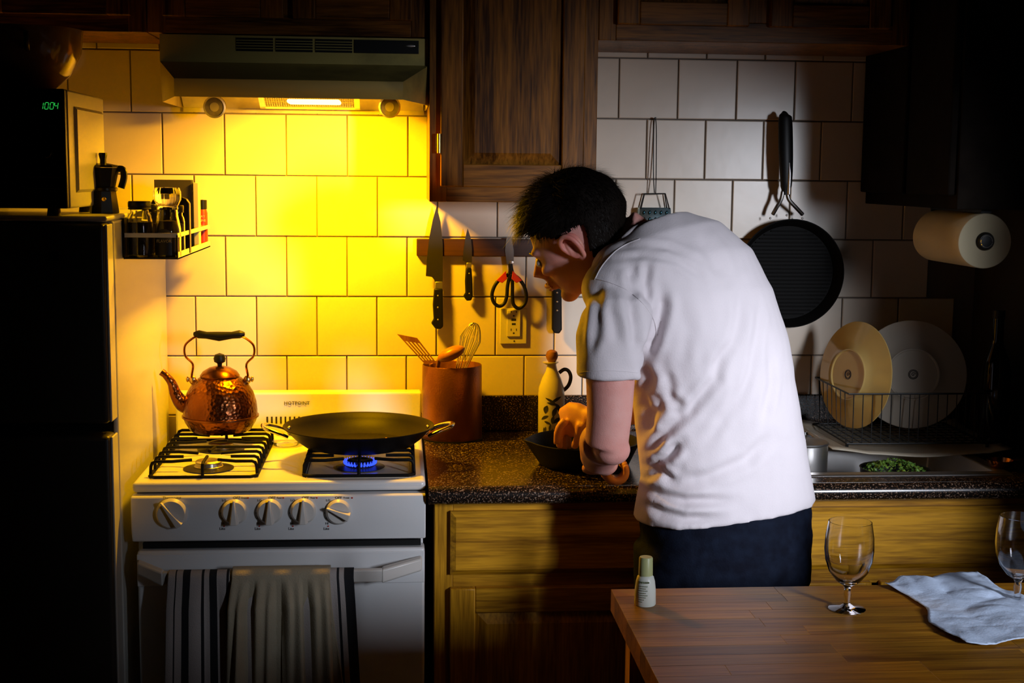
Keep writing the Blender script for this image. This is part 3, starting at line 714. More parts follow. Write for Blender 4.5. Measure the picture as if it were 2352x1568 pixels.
# ================================================================= SPICE RACK on the fridge side
RZ = 1.384; ry0, ry1 = -.555, -.06; rx0, rx1 = -.600, -.487
WR = mat('rack_metal', (.62, .60, .52), .35)
rk = thing('spice_rack', (-.545, -.3, RZ), 'white metal spice rack stuck on the side of the refrigerator', 'rack')
part('rack_floor', G().box(rx0, rx1, ry0, ry1, RZ-.003, RZ), RUBBER, rk)
part('rack_rail', G().box(rx1-.002, rx1, ry0, ry1, 1.427, 1.436), WR, rk); part('rack_rail', G().box(rx0, rx1, ry0-.002, ry0, 1.427, 1.436), WR, rk)
part('rack_rail', G().box(rx1-.002, rx1, ry0, ry1, RZ-.003, RZ+.012), WR, rk)
part('rack_back', G().box(rx0-.0015, rx0, ry0, ry1, RZ, 1.467), RUBBER, rk)
part('rack_post', G().box(rx1-.003, rx1, ry0-.002, ry0+.002, RZ-.003, 1.432), RUBBER, rk); part('rack_post', G().box(rx0, rx0+.003, ry0-.002, ry0+.002, RZ-.003, 1.467), RUBBER, rk)
SPICE = mat('dark_spice', (.018, .009, .004), .8); LBL = mat('black_label', (.012, .012, .014), .5); GOLD = mat('label_print', (.35, .28, .12), .6)
def jar(x, y, r, h, label, lidm, fill=.8, labeltxt=None, grp=None):
    z = RZ+.0005
    t = thing('spice_jar', (x, y, z), label, 'jar', grp)
    part('jar_glass', G().lathe([(0, 0), (r*.95, 0), (r, .004), (r, h*.66), (r*.92, h*.74), (r*.72, h*.80), (r*.72, h*.86), (r*.66, h*.86), (r*.66, h*.79), (r*.86, h*.72), (r*.93, h*.64), (r*.93, .005), (0, .004)], (x, y, z), None, 28), GLASS, t)
    part('contents', G().lathe([(0, .005), (r*.9, .006), (r*.9, h*.62), (r*.8, h*.62+.0*fill), (0, h*.63)], (x, y, z), None, 20), SPICE, t)
    part('jar_lid', G().lathe([(0, h*.85), (r*.86, h*.85), (r*.88, h*.865), (r*.84, h*.885), (r*.88, h*.90), (r*.88, h*.975), (r*.82, h), (0, h)], (x, y, z), None, 28), lidm, t)
    if labeltxt:
        g = G(); text_mesh(g, labeltxt, .0085, (x, y-r-.0006, z+h*.42), (1, 0, 0), (0, 0, 1), .0001); part('lettering', g, GOLD, t, smooth=False)
    return t
p = at(322, 540, -.525); jar(p.x, -.525, .0275, .118, 'dark round spice jar at the outer left end of the rack', RUBBER, labeltxt='Spice')
p = at(349, 540, -.46); jar(p.x-.004, -.455, .019, .110, 'narrow dark spice jar tucked behind the glass grinder', MK)
p = at(412, 540, -.44); jar(p.x-.004, -.44, .0165, .108, 'slim spice jar right of the glass grinder', MK)
# grinder
p = at(386, 560, -.52); x, y, z = p.x, -.518, RZ+.0005
t = thing('spice_grinder', (x, y, z), 'glass pepper grinder with clear ribbed head at the front of the spice rack', 'grinder')
part('grinder_glass', G().lathe([(0, 0), (.026, 0), (.0275, .003), (.0275, .060), (.022, .088), (.021, .100), (.019, .100), (.020, .087), (.025, .060), (.025, .005), (0, .004)], (x, y, z), None, 32), GLASS, t)
part('contents', G().lathe([(0, .005), (.0245, .006), (.0245, .056), (.018, .076), (0, .078)], (x, y, z), None, 20), SPICE, t)
part('grinder_head', G().lathe([(0, .101), (.022, .101), (.0215, .108), (.024, .112), (.0285, .122), (.0285, .138), (.025, .147), (0, .148)], (x, y, z), None, 64, wob=lambda a, z: 1+.02*sin(a*16)), GLASS, t, 'clear ribbed plastic head')
lg = G(); n = 16
for k in range(n):
    a0 = radians(-150+100*k/n); a1 = radians(-150+100*(k+1)/n)
    def hgt(kk): return .030+.030*math.sqrt(max(0, 1-((kk-n/2)/(n/2))**2))
    lg.add([(x+.0281*cos(a0), y+.0281*sin(a0), z+.004), (x+.0281*cos(a1), y+.0281*sin(a1), z+.004), (x+.0281*cos(a1), y+.0281*sin(a1), z+hgt(k+1)), (x+.0281*cos(a0), y+.0281*sin(a0), z+hgt(k))], [(0, 1, 2, 3)])
lb = part('jar_label', lg, LBL, t, 'black dome shaped label')
g = G(); text_mesh(g, 'GRINDER', .0062, (x-.004, y-.0288, z+.050), (1, -.1, 0), (0, 0, 1), .0001); text_mesh(g, 'FLAVOR', .0088, (x-.004, y-.0288, z+.034), (1, -.1, 0), (0, 0, 1), .0001)
part('lettering', g, GOLD, lb, smooth=False)
# recipe tin and book, red pepper bottle
p0 = at(345, 440, -.40); p1 = at(434, 440, -.40)
tag(G().prism([(x_, -.40, z_) for x_, z_ in [(p0.x, RZ+.001), (p1.x, RZ+.001), (p1.x, 1.495), (p1.x-.006, 1.505), (p1.x-.016, 1.509), (p0.x+.016, 1.509), (p0.x+.006, 1.505), (p0.x, 1.495)]], (0, .022, 0)).build('tin_box', MK, bevel=.002), 'dark tin with rounded top corners standing behind the spice jars', 'tin')
p0 = Vector((-.592, 0, 0)); p1 = Vector((-.503, 0, 0))
bk = thing('recipe_book', ((p0.x+p1.x)/2, -.20, RZ), 'dark-covered book with pale page edge standing in the spice rack', 'book')
part('cover', G().prism([(p0.x, -0.222, RZ+.001), (p1.x-.003, -0.222, RZ+.001), (p1.x-.003, -0.219, RZ+.001), (p0.x+.003, -0.219, RZ+.001), (p0.x+.003, -0.200, RZ+.001), (p1.x-.003, -0.200, RZ+.001), (p1.x-.003, -0.197, RZ+.001), (p0.x, -0.197, RZ+.001)], (0, 0, 1.545-RZ)), mat('book_cover', (.06, .05, .03), .4), bk)
tag(G().box(p1.x+.001, p1.x+.013, -0.226, -0.194, RZ+.001, 1.540).build('lit_spine', mat('lit_spine_paper', (.62, .55, .40), .8), bevel=.001), 'thin pale slab added as the lit spine of the dark book in the rack', 'lit_spine')  # pale slab added to stand for the book's bright lit spine
part('pages', G().box(p0.x+.003, p1.x, -0.219, -0.200, RZ+.003, 1.521), PAPER, bk)
p = at(470, 520, -.14); x, y, z = -.5025, -.078, RZ+.0005
t = thing('pepper_bottle', (x, y, z), 'small red pepper bottle with black cap at the far end of the rack', 'bottle')
part('bottle_body', G().lathe([(0, 0), (.0125, 0), (.0125, .080), (.010, .090), (0, .090)], (x, y, z), None, 20), mat('red_label', (.45, .03, .01), .4), t)
part('cap', G().lathe([(0, .090), (.0115, .090), (.0115, .112), (0, .113)], (x, y, z), None, 20), RUBBER, t)
g = G()
for i, s in enumerate(('CAY', 'ENNE', 'PEP', 'PER')): text_mesh(g, s, .008, (x, y-.0131, z+.072-.010*i-.004*(i > 1)), (1, 0, 0), (0, 0, 1), .0001)
part('lettering', g, mat('pale_print', (.6, .5, .3), .6), t, smooth=False)

# ================================================================= KNIFE BAR, KNIVES, SCISSORS, OUTLET
def pxs(L, Y): return [at(a, b, Y) for a, b in L]
p0 = at(957, 548, -.024); p1 = at(1310, 591, -.024)
tag(G().box(p0.x, .372, -.024, -.0065, at(957, 588, -.024).z, p0.z).build('knife_bar', BARW, bevel=.002), 'dark magnetic wooden knife strip on the tiled wall', 'knife holder')
def flat(L, Y, th): return G().prism(pxs(L, Y), (0, th, 0))
YK = -.0275
kn = thing('chef_knife', at(1003, 700, YK), "large chef's knife hanging tip-up leftmost on the strip", 'knife')
part('blade', flat([(1003, 474), (994, 505), (986, 545), (980, 600), (978, 634), (992, 636), (997, 642), (1000, 650), (1016, 650), (1017, 640), (1017, 560), (1012, 510)], YK, .0025), BLADE, kn)
part('bolster', flat([(1000, 647), (999, 663), (1016, 663), (1016, 647)], YK-.003, .009), STEEL, kn, bevel=.001)
h = part('handle', flat([(997, 663), (994, 700), (996, 733), (990, 742), (1000, 755), (1012, 756), (1018, 750), (1017, 663)], YK-.006, .016), RUBBER, kn, bevel=.003)
g = G()
for (a, b) in ((1006, 679), (1006, 706), (1006, 734)): g.ell(at(a, b, YK-.006), (.0022, .0008, .0022), None, 10, 6)
part('rivets', g, STEEL, h)
kn = thing('paring_knife', at(1075, 650, YK), 'small paring knife hanging between chef knife and scissors', 'knife')
part('blade', flat([(1074, 524), (1068, 550), (1064, 580), (1063, 598), (1070, 602), (1072, 606), (1083, 606), (1084, 600), (1084, 570), (1081, 545)], YK, .002), BLADE, kn)
part('bolster', flat([(1072, 603), (1071, 615), (1083, 615), (1083, 603)], YK-.002, .007), STEEL, kn, bevel=.001)
h = part('handle', flat([(1070, 615), (1068, 645), (1069, 672), (1064, 680), (1072, 691), (1083, 690), (1086, 680), (1085, 640), (1083, 615)], YK-.005, .013), RUBBER, kn, bevel=.003)
g = G()
for (a, b) in ((1078, 628), (1078, 674)): g.ell(at(a, b, YK-.005), (.0018, .0007, .0018), None, 10, 6)
part('rivets', g, STEEL, h)
kn = thing('serrated_knife', at(1280, 700, YK), 'black-handled knife with three rivets hanging below the man\'s face', 'knife')
part('blade', flat([(1270, 560), (1266, 640), (1270, 658), (1291, 658), (1291, 560), (1284, 545)], YK, .002), BLADE, kn)
h = part('handle', flat([(1268, 655), (1268, 756), (1273, 765), (1285, 766), (1291, 757), (1290, 655)], YK-.005, .013), RUBBER, kn, bevel=.003)
g = G()
for b in (672, 693, 713): g.ell(at(1280, b, YK-.005), (.0025, .0008, .0025), None, 10, 6)
part('rivets', g, STEEL, h)
sc = thing('kitchen_scissors', at(1172, 650, YK), 'kitchen scissors with black and red loop handles hanging on the strip', 'scissors')
part('blades', flat([(1163, 545), (1160, 575), (1164, 606), (1180, 606), (1180, 575), (1175, 545)], YK, .003), BLADE, sc)
part('pivot', G().lathe([(0, 0), (.006, 0), (.005, .003), (0, .004)], at(1175, 603, YK), Matrix.Rotation(radians(90), 4, 'X'), 14), STEEL, sc)
for s in (-1, 1):
    L = [(1171, 606), (1170, 628), (1150+0, 640), (1137, 655), (1130, 676), (1134, 694), (1146, 703), (1158, 697), (1164, 680), (1166, 655), (1172, 630)]
    if s > 0: L = [(1173, 606), (1178, 628), (1192, 640), (1204, 658), (1209, 680), (1205, 698), (1192, 708), (1180, 700), (1177, 682), (1177, 655), (1176, 630)]
    part('handle_loop', G().tube(smoothpts(pxs(L, YK-.004), 4), .0046, 10, flat=.8), RUBBER, sc, 'black loop handle')
    a = 1150 if s < 0 else 1190
    part('handle_inlay', flat([(a+s*10, 648-4), (a-s*12, 622), (a-s*15, 640), (a-s*4, 650)], YK-.0095, .006), mat('red_plastic', (.5, .03, .01), .4), sc, 'red plastic inlay', bevel=.001)
ou = thing('wall_outlet', at(1180, 750, -.008), 'cream double power outlet below the scissors', 'outlet')
CRM = mat('cream_plastic', (.60, .55, .42), .4)
a = at(1149, 708, -.012); b = at(1210, 790, -.012)
po = part('cover_plate', G().box(a.x, b.x, -.012, -.0065, b.z, a.z), CRM, ou, bevel=.002)
a = at(1165, 712, -.016); b = at(1195, 773, -.016); oc_ = part('receptacle', G().box(a.x, b.x, -.016, -.012, b.z, a.z), CRM, ou, bevel=.001)
g = G()
for (u, v, w_, h_) in ((1174, 716, 2, 5), (1186, 716, 2, 5), (1174, 757, 2, 6), (1186, 757, 2, 6), (1180, 734, 12, 6), (1180, 744, 10, 5)):
    p = at(u, v, -.0163); g.box(p.x-w_/2000, p.x+w_/2000, -.0164, -.0155, p.z-h_/2000, p.z+h_/2000)
for (u, v) in ((1180, 725), (1180, 765)): g.lathe([(0, 0), (.0025, 0), (0, .0003)], at(u, v, -.0162), Matrix.Rotation(radians(90), 4, 'X'), 10)
part('sockets', g, INK, oc_)
part('screw', G().ell(at(1181, 783, -.0125), (.002, .001, .002), None, 10, 6), BLACKM, ou)

# ================================================================= UTENSIL CROCK and utensils
cx_, cy_ = .112, -.105; ctop = at(1040, 846, -.18).z
cr = thing('utensil_crock', (cx_, cy_, CZ), 'tall copper-brown utensil crock to the right of the stove', 'crock')
CRK = mat('copper_crock', (.30, .105, .040), .36, .75, c2=(.20, .065, .025), ns=6, bump=.35, bs=260)
part('crock_body', G().lathe([(0, 0), (.0745, 0), (.076, .002), (.0745, ctop-CZ-.002), (.0735, ctop-CZ), (.072, ctop-CZ-.002), (.073, .006), (0, .006)], (cx_, cy_, CZ), None, 56), CRK, cr)
part('crock_foot', G().lathe([(.0735, 0), (.0775, 0), (.0775, .003), (.0735, .004)], (cx_, cy_, CZ), None, 56), RUBBER, cr)
def P2(L, Y): return [at(a, b, Y) for a, b in L]
ut = thing('slotted_spatula', at(985, 900, -.13), 'slotted wooden spatula leaning left out of the crock', 'spatula')
g = G(); Ys = -.15
o_ = P2([(912, 767), (930, 766), (956, 774), (1000, 828), (1002, 836), (984, 836), (975, 836)], Ys)
# blade with four slots made from five strips and two bridges
def lerp(a, b, t): return a+(b-a)*t
A0, A1 = at(912, 767, Ys), at(976, 836, Ys); B0, B1 = at(958, 776, Ys), at(1003, 834, Ys)
rows = [(0, .22, 0, 1)]+[(.22, .88, k/9+.0, (k+1)/9) for k in range(0, 9, 2)]+[(.88, 1, 0, 1)]
for (t0, t1, s0, s1) in rows:
    q = [lerp(lerp(A0, A1, t0), lerp(B0, B1, t0), s0), lerp(lerp(A0, A1, t0), lerp(B0, B1, t0), s1), lerp(lerp(A0, A1, t1), lerp(B0, B1, t1), s1), lerp(lerp(A0, A1, t1), lerp(B0, B1, t1), s0)]
    g.prism(q, (0, .004, 0))
part('spatula_blade', g, UTW, ut)
part('spatula_handle', G().tube([at(990, 834, Ys+.002), at(1040, 990, -.10)], .006, 10), UTW, ut)
ut = thing('wooden_spoon', at(1030, 900, -.13), 'wooden spoon with glossy round bowl in the crock', 'spoon')
Ms = Matrix.Rotation(radians(-14), 4, 'Y')
UTG = wood('spoon_wood', (.26, .085, .02), (.42, .17, .05), 'x', .3)
part('spoon_bowl', G().ell(at(1036, 812, -.165), (.036, .022, .0165), Matrix.Rotation(radians(-24), 4, 'Y'), 28, 16), UTG, ut)
part('spoon_handle', G().tube([at(1008, 826, -.16), at(1004, 850, -.15), at(1060, 995, -.08)], .0055, 10), UTW, ut)
ut = thing('balloon_whisk', at(1075, 850, -.10), 'wire balloon whisk standing in the crock', 'whisk')
top = at(1092, 742, -.10); bot = at(1058, 850, -.10); ax = (top-bot).normalized(); L = (top-bot).length; sx_ = ax.cross(Vector((0, 1, 0))).normalized()
for k in range(7):
    a = pi*k/7; d = sx_*cos(a)+Vector((0, 1, 0))*sin(a); pts = []
    for j in range(25):
        t = -1+2*j/24; h_ = 1-abs(t)**2.6; w_ = .040*sin(pi*min(1, (1-abs(abs(t)-.0)))*.5)*(1 if t > 0 else -1) if False else .041*math.sin(pi/2*min(1, (1-abs(t))*0+1))*0
        # tear-shaped loop
        th = pi*j/24; rad = .041*sin(th)**.8; hh = L*(1-(1-sin(th))**1.0) if False else 0
        s = -cos(th)    # -1..1
        u_ = L*(1-abs(s)**2.2); v_ = .041*math.copysign(1, s)*(abs(s)**.9 if abs(s) < .62 else (.62**.9)*(1-(abs(s)-.62)/.38*.55))
        pts.append(bot+ax*u_+d*v_)
    part('whisk_wire', G().tube(pts, .0011, 6), CHROME, ut)
part('whisk_handle', G().tube([bot, at(1030, 1000, -.07)], .007, 12), STEEL, ut)

# ================================================================= OIL CRUET
x, y = .362, -.12
crt = thing('oil_cruet', (x, y, CZ), 'cream ceramic oil cruet with dark leaf pattern and round cork stopper', 'bottle')
def zz(py): return at(1268, py, y).z-CZ
CER = mat('cream_ceramic', (.62, .56, .40), .15)
prof = [(0, 0), (.031, 0), (.033, .003), (.0335, zz(905)), (.032, zz(890)), (.024, zz(868)), (.015, zz(852)), (.0115, zz(838)), (.0115, zz(834)), (.0, zz(834))]
part('cruet_body', G().lathe(prof, (x, y, CZ), None, 40), CER, crt)
part('cruet_lip', G().lathe([(0, zz(837)), (.012, zz(837)), (.020, zz(832)), (.020, zz(830.5)), (0, zz(831))], (x-.003, y, CZ), None, 28), CER, crt)
part('cork_stopper', G().lathe([(0, 0), (.009, 0), (.0135, .008), (.016, .016), (.013, .026), (.006, .0305), (0, .031)], (x, y, CZ+zz(831)), None, 24), mat('cork', (.30, .12, .045), .6, c2=(.2, .07, .03), ns=60), crt)
hp = [at(a, b, y) for a, b in ((1284, 856), (1296, 848), (1306, 852), (1311, 866), (1306, 884), (1294, 896), (1286, 896))]
part('cruet_handle', G().tube(smoothpts(hp, 5), .0048, 10), mat('dark_glaze', (.03, .022, .012), .2), crt)
lf = G()
def leaf(ac, zc, L, Wd, rot):   # leaf wrapped on the cylinder
    n = 8; top_, bo = [], []
    R_ = .0339
    for i in range(n+1):
        t = -1+2*i/n; w_ = Wd*(1-t*t)*(1 if True else 0)
        for sgn, arr in ((1, top_), (-1, bo)):
            u, v = t*L, sgn*w_+.25*Wd*(1-t*t)
            uu = u*cos(rot)-v*sin(rot); vv = u*sin(rot)+v*cos(rot); a = ac+uu/R_
            arr.append((x+R_*cos(a), y+R_*sin(a), CZ+zc+vv))
    lf.add(top_+bo, [(i, i+1, n+2+i, n+1+i) for i in range(n)])
hb = zz(905)
for (a, dz, L, Wd, r_) in ((-100, -.012, .016, .003, -.5), (-75, -.010, .018, .004, .5), (-118, -.034, .011, .0065, 1.3), (-92, -.020, .015, .0035, -.25), (-125, -.055, .012, .0035, .5), (-88, -.060, .011, .0045, 1.4), (-112, -.068, .010, .003, -.4), (-100, -.080, .010, .003, 1.4), (-120, -.084, .007, .002, 1.5), (-128, -.086, .007, .002, 1.5), (-92, -.088, .007, .002, 1.2), (-80, -.040, .014, .006, 1.2), (-66, -.03, .014, .005, -1), (-70, -.062, .013, .005, .6), (-105, -.1, .014, .004, .2)):
    leaf(radians(a), hb+dz, L, Wd, r_)
part('leaf_pattern', lf, INK, crt, 'dark painted leaves')

# ================================================================= CAST IRON SKILLET on the counter
sx0, sy0 = .405, -.425
sk_ = thing('cast_iron_skillet', (sx0, sy0, CZ), 'deep black cast iron skillet the man works in', 'skillet')
def spout(a, z): return 1+(.09*math.exp(-((abs(a-pi) if z > .02 else 9)/.16)**2))*(z/.056)
prof = [(0, 0), (.100, 0), (.104, .003), (.126, .050), (.130, .056), (.127, .057), (.122, .052), (.100, .008), (0, .006)]
part('skillet_body', G().lathe(prof, (sx0, sy0, CZ+.0005), None, 64, wob=spout), IRON, sk_)
part('skillet_handle', G().tube(smoothpts([(sx0+.012, sy0-.125, CZ+.048), (sx0+.016, sy0-.165, CZ+.050), (sx0+.022, sy0-.225, CZ+.052), (sx0+.026, sy0-.285, CZ+.050), (sx0+.027, sy0-.295, CZ+.049)], 4), [.017]*4+[.010]*4+[.011]*4+[.013]*4+[.008], 12, flat=.8), IRON, sk_)

# ================================================================= HANGING TOOLS
gt = thing('box_grater', at(1500, 480, -.04), 'small shiny steel grater hanging on a loop behind the man\'s neck', 'grater')
a = at(1470, 477, -.045); b = at(1540, 477, -.045); zl = a.z-.085
GRS = mat('grater_steel', (.55, .78, .85), .5, 1)
fx = [(a.x, -.045), (b.x, -.045), (b.x, -.012), (a.x, -.012)]
g = G(); tp = [(X_, Y_, a.z) for X_, Y_ in fx]; bt = [(X_+(.006 if i in (1, 2) else -.006), Y_-(.006 if i < 2 else 0), zl) for i, (X_, Y_) in enumerate(fx)]
g.add(tp+bt, [(i, (i+1) % 4, 4+(i+1) % 4, 4+i) for i in range(4)])
gb = part('grater_body', g, GRS, gt, solid=.0012)
g = G()
for r_ in range(4):
    for c_ in range(5):
        xx = a.x+.010+(b.x-a.x-.02)*c_/4; zz_ = a.z-.012-r_*.017; g.ell((xx, -.0465-.0010*r_, zz_), (.0035, .0015, .0055), Matrix.Rotation(.35, 4, 'Y'), 10, 6)
part('grating_holes', g, mat('hole_dark', (.02, .05, .06), .3, 1), gb)
g = G()
for Y_, dx_ in ((-.045, 0), (-.014, .004)):
    g.tube([(a.x+.002+dx_, Y_, a.z-.003), (a.x+.011+dx_, Y_, a.z+.035), (b.x-.014+dx_, Y_, a.z+.036), (b.x-.003, Y_, a.z-.003)], .0019, 8)
part('grater_handle', g, BLACKM, gt)
mx_ = (a.x+b.x)/2; tp_ = at(1499, 270, -.02)
part('hanging_loop', G().tube(smoothpts([(mx_-.002, -.04, a.z+.038), (mx_-.004, -.03, a.z+.09), (mx_-.004, -.022, tp_.z-.03), (mx_-.001, -.018, tp_.z), (mx_+.003, -.020, tp_.z-.03), (mx_+.003, -.03, a.z+.09), (mx_+.001, -.04, a.z+.036)], 6), .0013, 6), RUBBER, gt)
tag(G().tube([(mx_-.001, -.0062, tp_.z-.003), (mx_-.001, -.026, tp_.z-.001)], .0022, 10).build('wall_nail', BLACKM), 'small dark nail holding up the grater loop', 'nail')

gc = at(1817, 628, -.052); GR = .1405
gp_ = thing('grill_pan', gc, 'round black ridged grill pan hanging on the tiled wall', 'pan')
Mx = Matrix.Rotation(radians(90), 4, 'X')
prof = [(0, -.040), (.118, -.040), (.124, -.037), (GR-.002, -.002), (GR, 0), (GR-.003, .001), (.126, -.020), (.121, -.034), (0, -.0345)]
part('pan_body', G().lathe(prof, gc, Mx, 72), GRILL, gp_)
g = G()
for i in range(23):
    zz_ = -.108+i*.0098; hw = math.sqrt(max(0, .118**2-zz_**2))
    g.box(gc.x-hw, gc.x+hw, gc.y+.0295, gc.y+.0345, gc.z+zz_-.0017, gc.z+zz_+.0017)
part('grill_ridges', g, GRILL, gp_, bevel=.0012, seg=2)
Yh = gc.y-.004
for s in (-1, 1):
    part('handle_fork', G().tube(smoothpts([at(1803+s*5, 440, Yh-.006), at(1803+s*9, 458, Yh-.006), at(1803+s*22+3, 476, Yh-.002), at(1803+s*34+6, 492, Yh+.006)], 5), .0052, 10, flat=1.2), BLADE, gp_)
hp = smoothpts([at(1805, 447, Yh-.006), at(1806, 400, Yh-.009), at(1805, 340, Yh-.008), at(1804, 275, Yh-.004), at(1804, 267, Yh-.002)], 6)
part('handle', G().tube(hp, [.012]*3+[.015+.004*sin(pi*i/(len(hp)-5)) for i in range(len(hp)-4)]+[.008], 16, flat=.6), RUBBER, gp_)
part('handle_spine', G().tube([at(1812, 446, Yh-.015), at(1814, 400, Yh-.019), at(1813, 372, Yh-.018)], [.005, .0042, .001], 10), STEEL, gp_, 'steel strip along the handle')
g = G()
for (a_, b_) in ((1769, 501), (1807, 494), (1843, 501)): g.ell(at(a_, b_, gc.y-.001), (.003, .002, .003), None, 10, 6)
part('rivets', g, STEEL, gp_)
tag(G().tube([(hp[-1].x, -.0062, hp[-1].z-.012), (hp[-1].x, Yh+.012, hp[-1].z-.010)], .0025, 10).build('wall_nail', BLACKM), 'small dark nail behind the grill pan handle', 'nail')

# ================================================================= DISH RACK, PLATES, SINK THINGS
tr = thing('drip_tray', (1.2, -.24, .91), 'pale drip tray under the dish rack', 'tray')
g = G(); vs = []; nx_ = 24; ny_ = 10
for j in range(ny_+1):
    for i in range(nx_+1):
        u, v = i/nx_, j/ny_; x = 1.00+.44*u; y = -.40+.34*v
        z = .914+.016*max(0, 1-u*5)+.004*sin(u*9)*(1-v)+.012*max(0, v*6-5)+.012*max(0, u*8-7)
        vs.append((x, y, z))
g.add(vs, [(j*(nx_+1)+i, j*(nx_+1)+i+1, (j+1)*(nx_+1)+i+1, (j+1)*(nx_+1)+i) for j in range(ny_) for i in range(nx_)])
part('tray_sheet', g, mat('tray_cream', (.5, .43, .32), .3), tr, solid=.003)
dr = thing('dish_rack', (1.22, -.23, .925), 'black wire dish rack holding two plates by the sink', 'dish rack')
dx0, dx1, dy0, dy1, dz0, dz1 = 1.052, 1.40, -.35, -.085, .932, 1.053
def loop(z, r=.0022): return G().tube([(dx0, dy0, z), (dx1, dy0, z), (dx1, dy1, z), (dx0, dy1, z)], r, 8, closed=True)
part('top_wire', loop(dz1), RUBBER, dr); part('bottom_wire', loop(dz0), RUBBER, dr)
for i in range(15):
    x = dx0+.012+(dx1-dx0-.024)*i/14; part('rack_wire', G().tube([(x, dy0, dz1), (x+.003, dy0+.006, dz0), (x+.003, dy1, dz0), (x, dy1, dz1)], .0013, 6), RUBBER, dr)
for i in range(7):
    y = dy0+.03+(dy1-dy0-.06)*i/6; part('rack_wire', G().tube([(dx0, y, dz1), (dx0+.006, y, dz0), (dx1-.006, y, dz0), (dx1, y, dz1)], .0013, 6), RUBBER, dr)
for (x, y) in ((dx0, dy0), (dx1, dy0), (dx0, dy1), (dx1, dy1)): part('rack_foot', G().tube([(x, y, .917), (x, y, dz0)], .004, 8), RUBBER, dr)
def plate(c, nrm, R_, m, label, mark):
    nrm = Vector(nrm).normalized(); q = nrm.to_track_quat('Z', 'Y').to_matrix().to_4x4()
    t = thing('dinner_plate', c, label, 'plate', 'plates in the dish rack')
    k = R_/.133
    # +z is the underside facing outwards
    prof = [(0, .004), (.058*k, .004), (.060*k, .007), (.063*k, .007), (.066*k, .003), (.088*k, -.004), (.118*k, -.013), (.132*k, -.017), (.133*k, -.0185), (.131*k, -.020), (.115*k, -.0165), (.086*k, -.008), (.060*k, -.001), (0, -.001)]
    part('plate_body', G().lathe(prof, c, q, 72), m, t)
    g = G()
    for rr in (.0115, .0088): g.tube([Vector(c)+q.to_3x3() @ Vector((rr*cos(a*pi/12), rr*sin(a*pi/12), .0043)) for a in range(24)], .0009, 5, closed=True)
    g.tube([Vector(c)+q.to_3x3() @ Vector(((.0055-.0003*a)*cos(a*pi/6), (.0055-.0003*a)*sin(a*pi/6), .0043)) for a in range(16)], .0009, 5)
    part('maker_mark', g, INK, t, 'round dark stamp')
    return t
plate(Vector((1.252, -.235, 1.083)), (-.18, -.97, .14), .135, PLATE, 'large cream plate facing out, its underside showing in the rack', 1)
plate(Vector((1.090, -.235, 1.083)), (-.93, -.36, .10), .133, LITPLATE, 'ochre-lit plate turned edge-on at the left of the dish rack', 1)
plate(Vector((1.275, -.16, 1.068)), (-.2, -.97, .2), .12, PLATE, 'plate hidden behind the large cream plate in the rack', 1)

pt = thing('steel_pot', (.862, -.44, .75), 'brushed steel pot with small knob standing in the sink beside the man', 'pot')
q0 = at(1846, 1040, -.44)
part('pot_body', G().lathe([(0, 0), (.052, 0), (.055, .004), (.055, .205), (.057, .207), (.053, .207), (.052, .006), (0, .005)], (q0.x, -.44, .7465), None, 48), STEEL, pt)
part('pot_lid', G().lathe([(0, .208), (.057, .208), (.055, .211), (.02, .216), (0, .217)], (q0.x, -.44, .7465), None, 48), STEEL, pt)
part('lid_knob', G().lathe([(0, .216), (.004, .217), (.005, .222), (.009, .227), (.007, .233), (0, .234)], (q0.x+.0, -.44, .7465), None, 20), CHROME, pt)
hb_ = thing('herb_bowl', (1.12, -.44, .75), 'black bowl in the sink heaped with green herbs', 'bowl')
hx_, hy_ = at(2062, 1078, -.49).x, -.47
part('bowl_body', G().lathe([(0, 0), (.045, 0), (.06, .01), (.072, .06), (.078, .150), (.080, .152), (.076, .152), (.068, .06), (.05, .012), (0, .008)], (hx_, hy_, .7465), None, 40), BLACKM, hb_)
g = G(); rr = random.Random(3)
for i in range(420):
    a = rr.uniform(0, 2*pi); d = .070*math.sqrt(rr.random()); z = .893+.024*(1-(d/.072)**2)*rr.uniform(.5, 1.1); c = Vector((hx_+d*cos(a), hy_+d*sin(a), z))
    Mr = Matrix.Rotation(rr.uniform(0, 6), 4, 'Z') @ Matrix.Rotation(rr.uniform(-1, 1), 4, 'X') @ Matrix.Rotation(rr.uniform(-1, 1), 4, 'Y'); s = rr.uniform(.003, .0065)
    g.add([c+Mr @ Vector(p) for p in ((-s, 0, 0), (-s*.3, -s*.6, s*.2), (s, 0, 0), (-s*.3, s*.6, s*.2), (s*.2, 0, s*.3))], [(0, 1, 4), (1, 2, 4), (2, 3, 4), (3, 0, 4)])
tag(g.build('herb_leaves', mat('herb_green', (.05, .16, .02), .5, c2=(.20, .34, .05), ns=60)), 'small pile of chopped green herbs in the black sink bowl', 'herbs', kind='stuff')
x, y = 1.435, -.30
bt_ = thing('dark_bottle', (x, y, CZ), 'tall black glass bottle on the counter in the right corner', 'bottle')
part('bottle_glass', G().lathe([(0, 0), (.034, 0), (.036, .004), (.036, .19), (.030, .225), (.016, .26), (.0135, .275), (.0135, .325), (0, .325)], (x, y, CZ), None, 32), mat('black_glass', (.004, .005, .004), .08), bt_)
part('bottle_cap', G().lathe([(0, .325), (.015, .325), (.015, .345), (0, .346)], (x, y, CZ), None, 20), RUBBER, bt_)
x, y = 1.34, -.50
lp = thing('copper_ladle', (1.42, -.5, CZ), 'small copper ladle catching light at the right end of the counter', 'ladle')
lpz = at(2300, 1014, -.52)
part('ladle_bowl', G().lathe([(0, 0), (.018, .002), (.028, .012), (.030, .022), (.0285, .022), (.026, .012), (0, .003)], (lpz.x, -.52, CZ+.0005), None, 28), COPPER, lp)
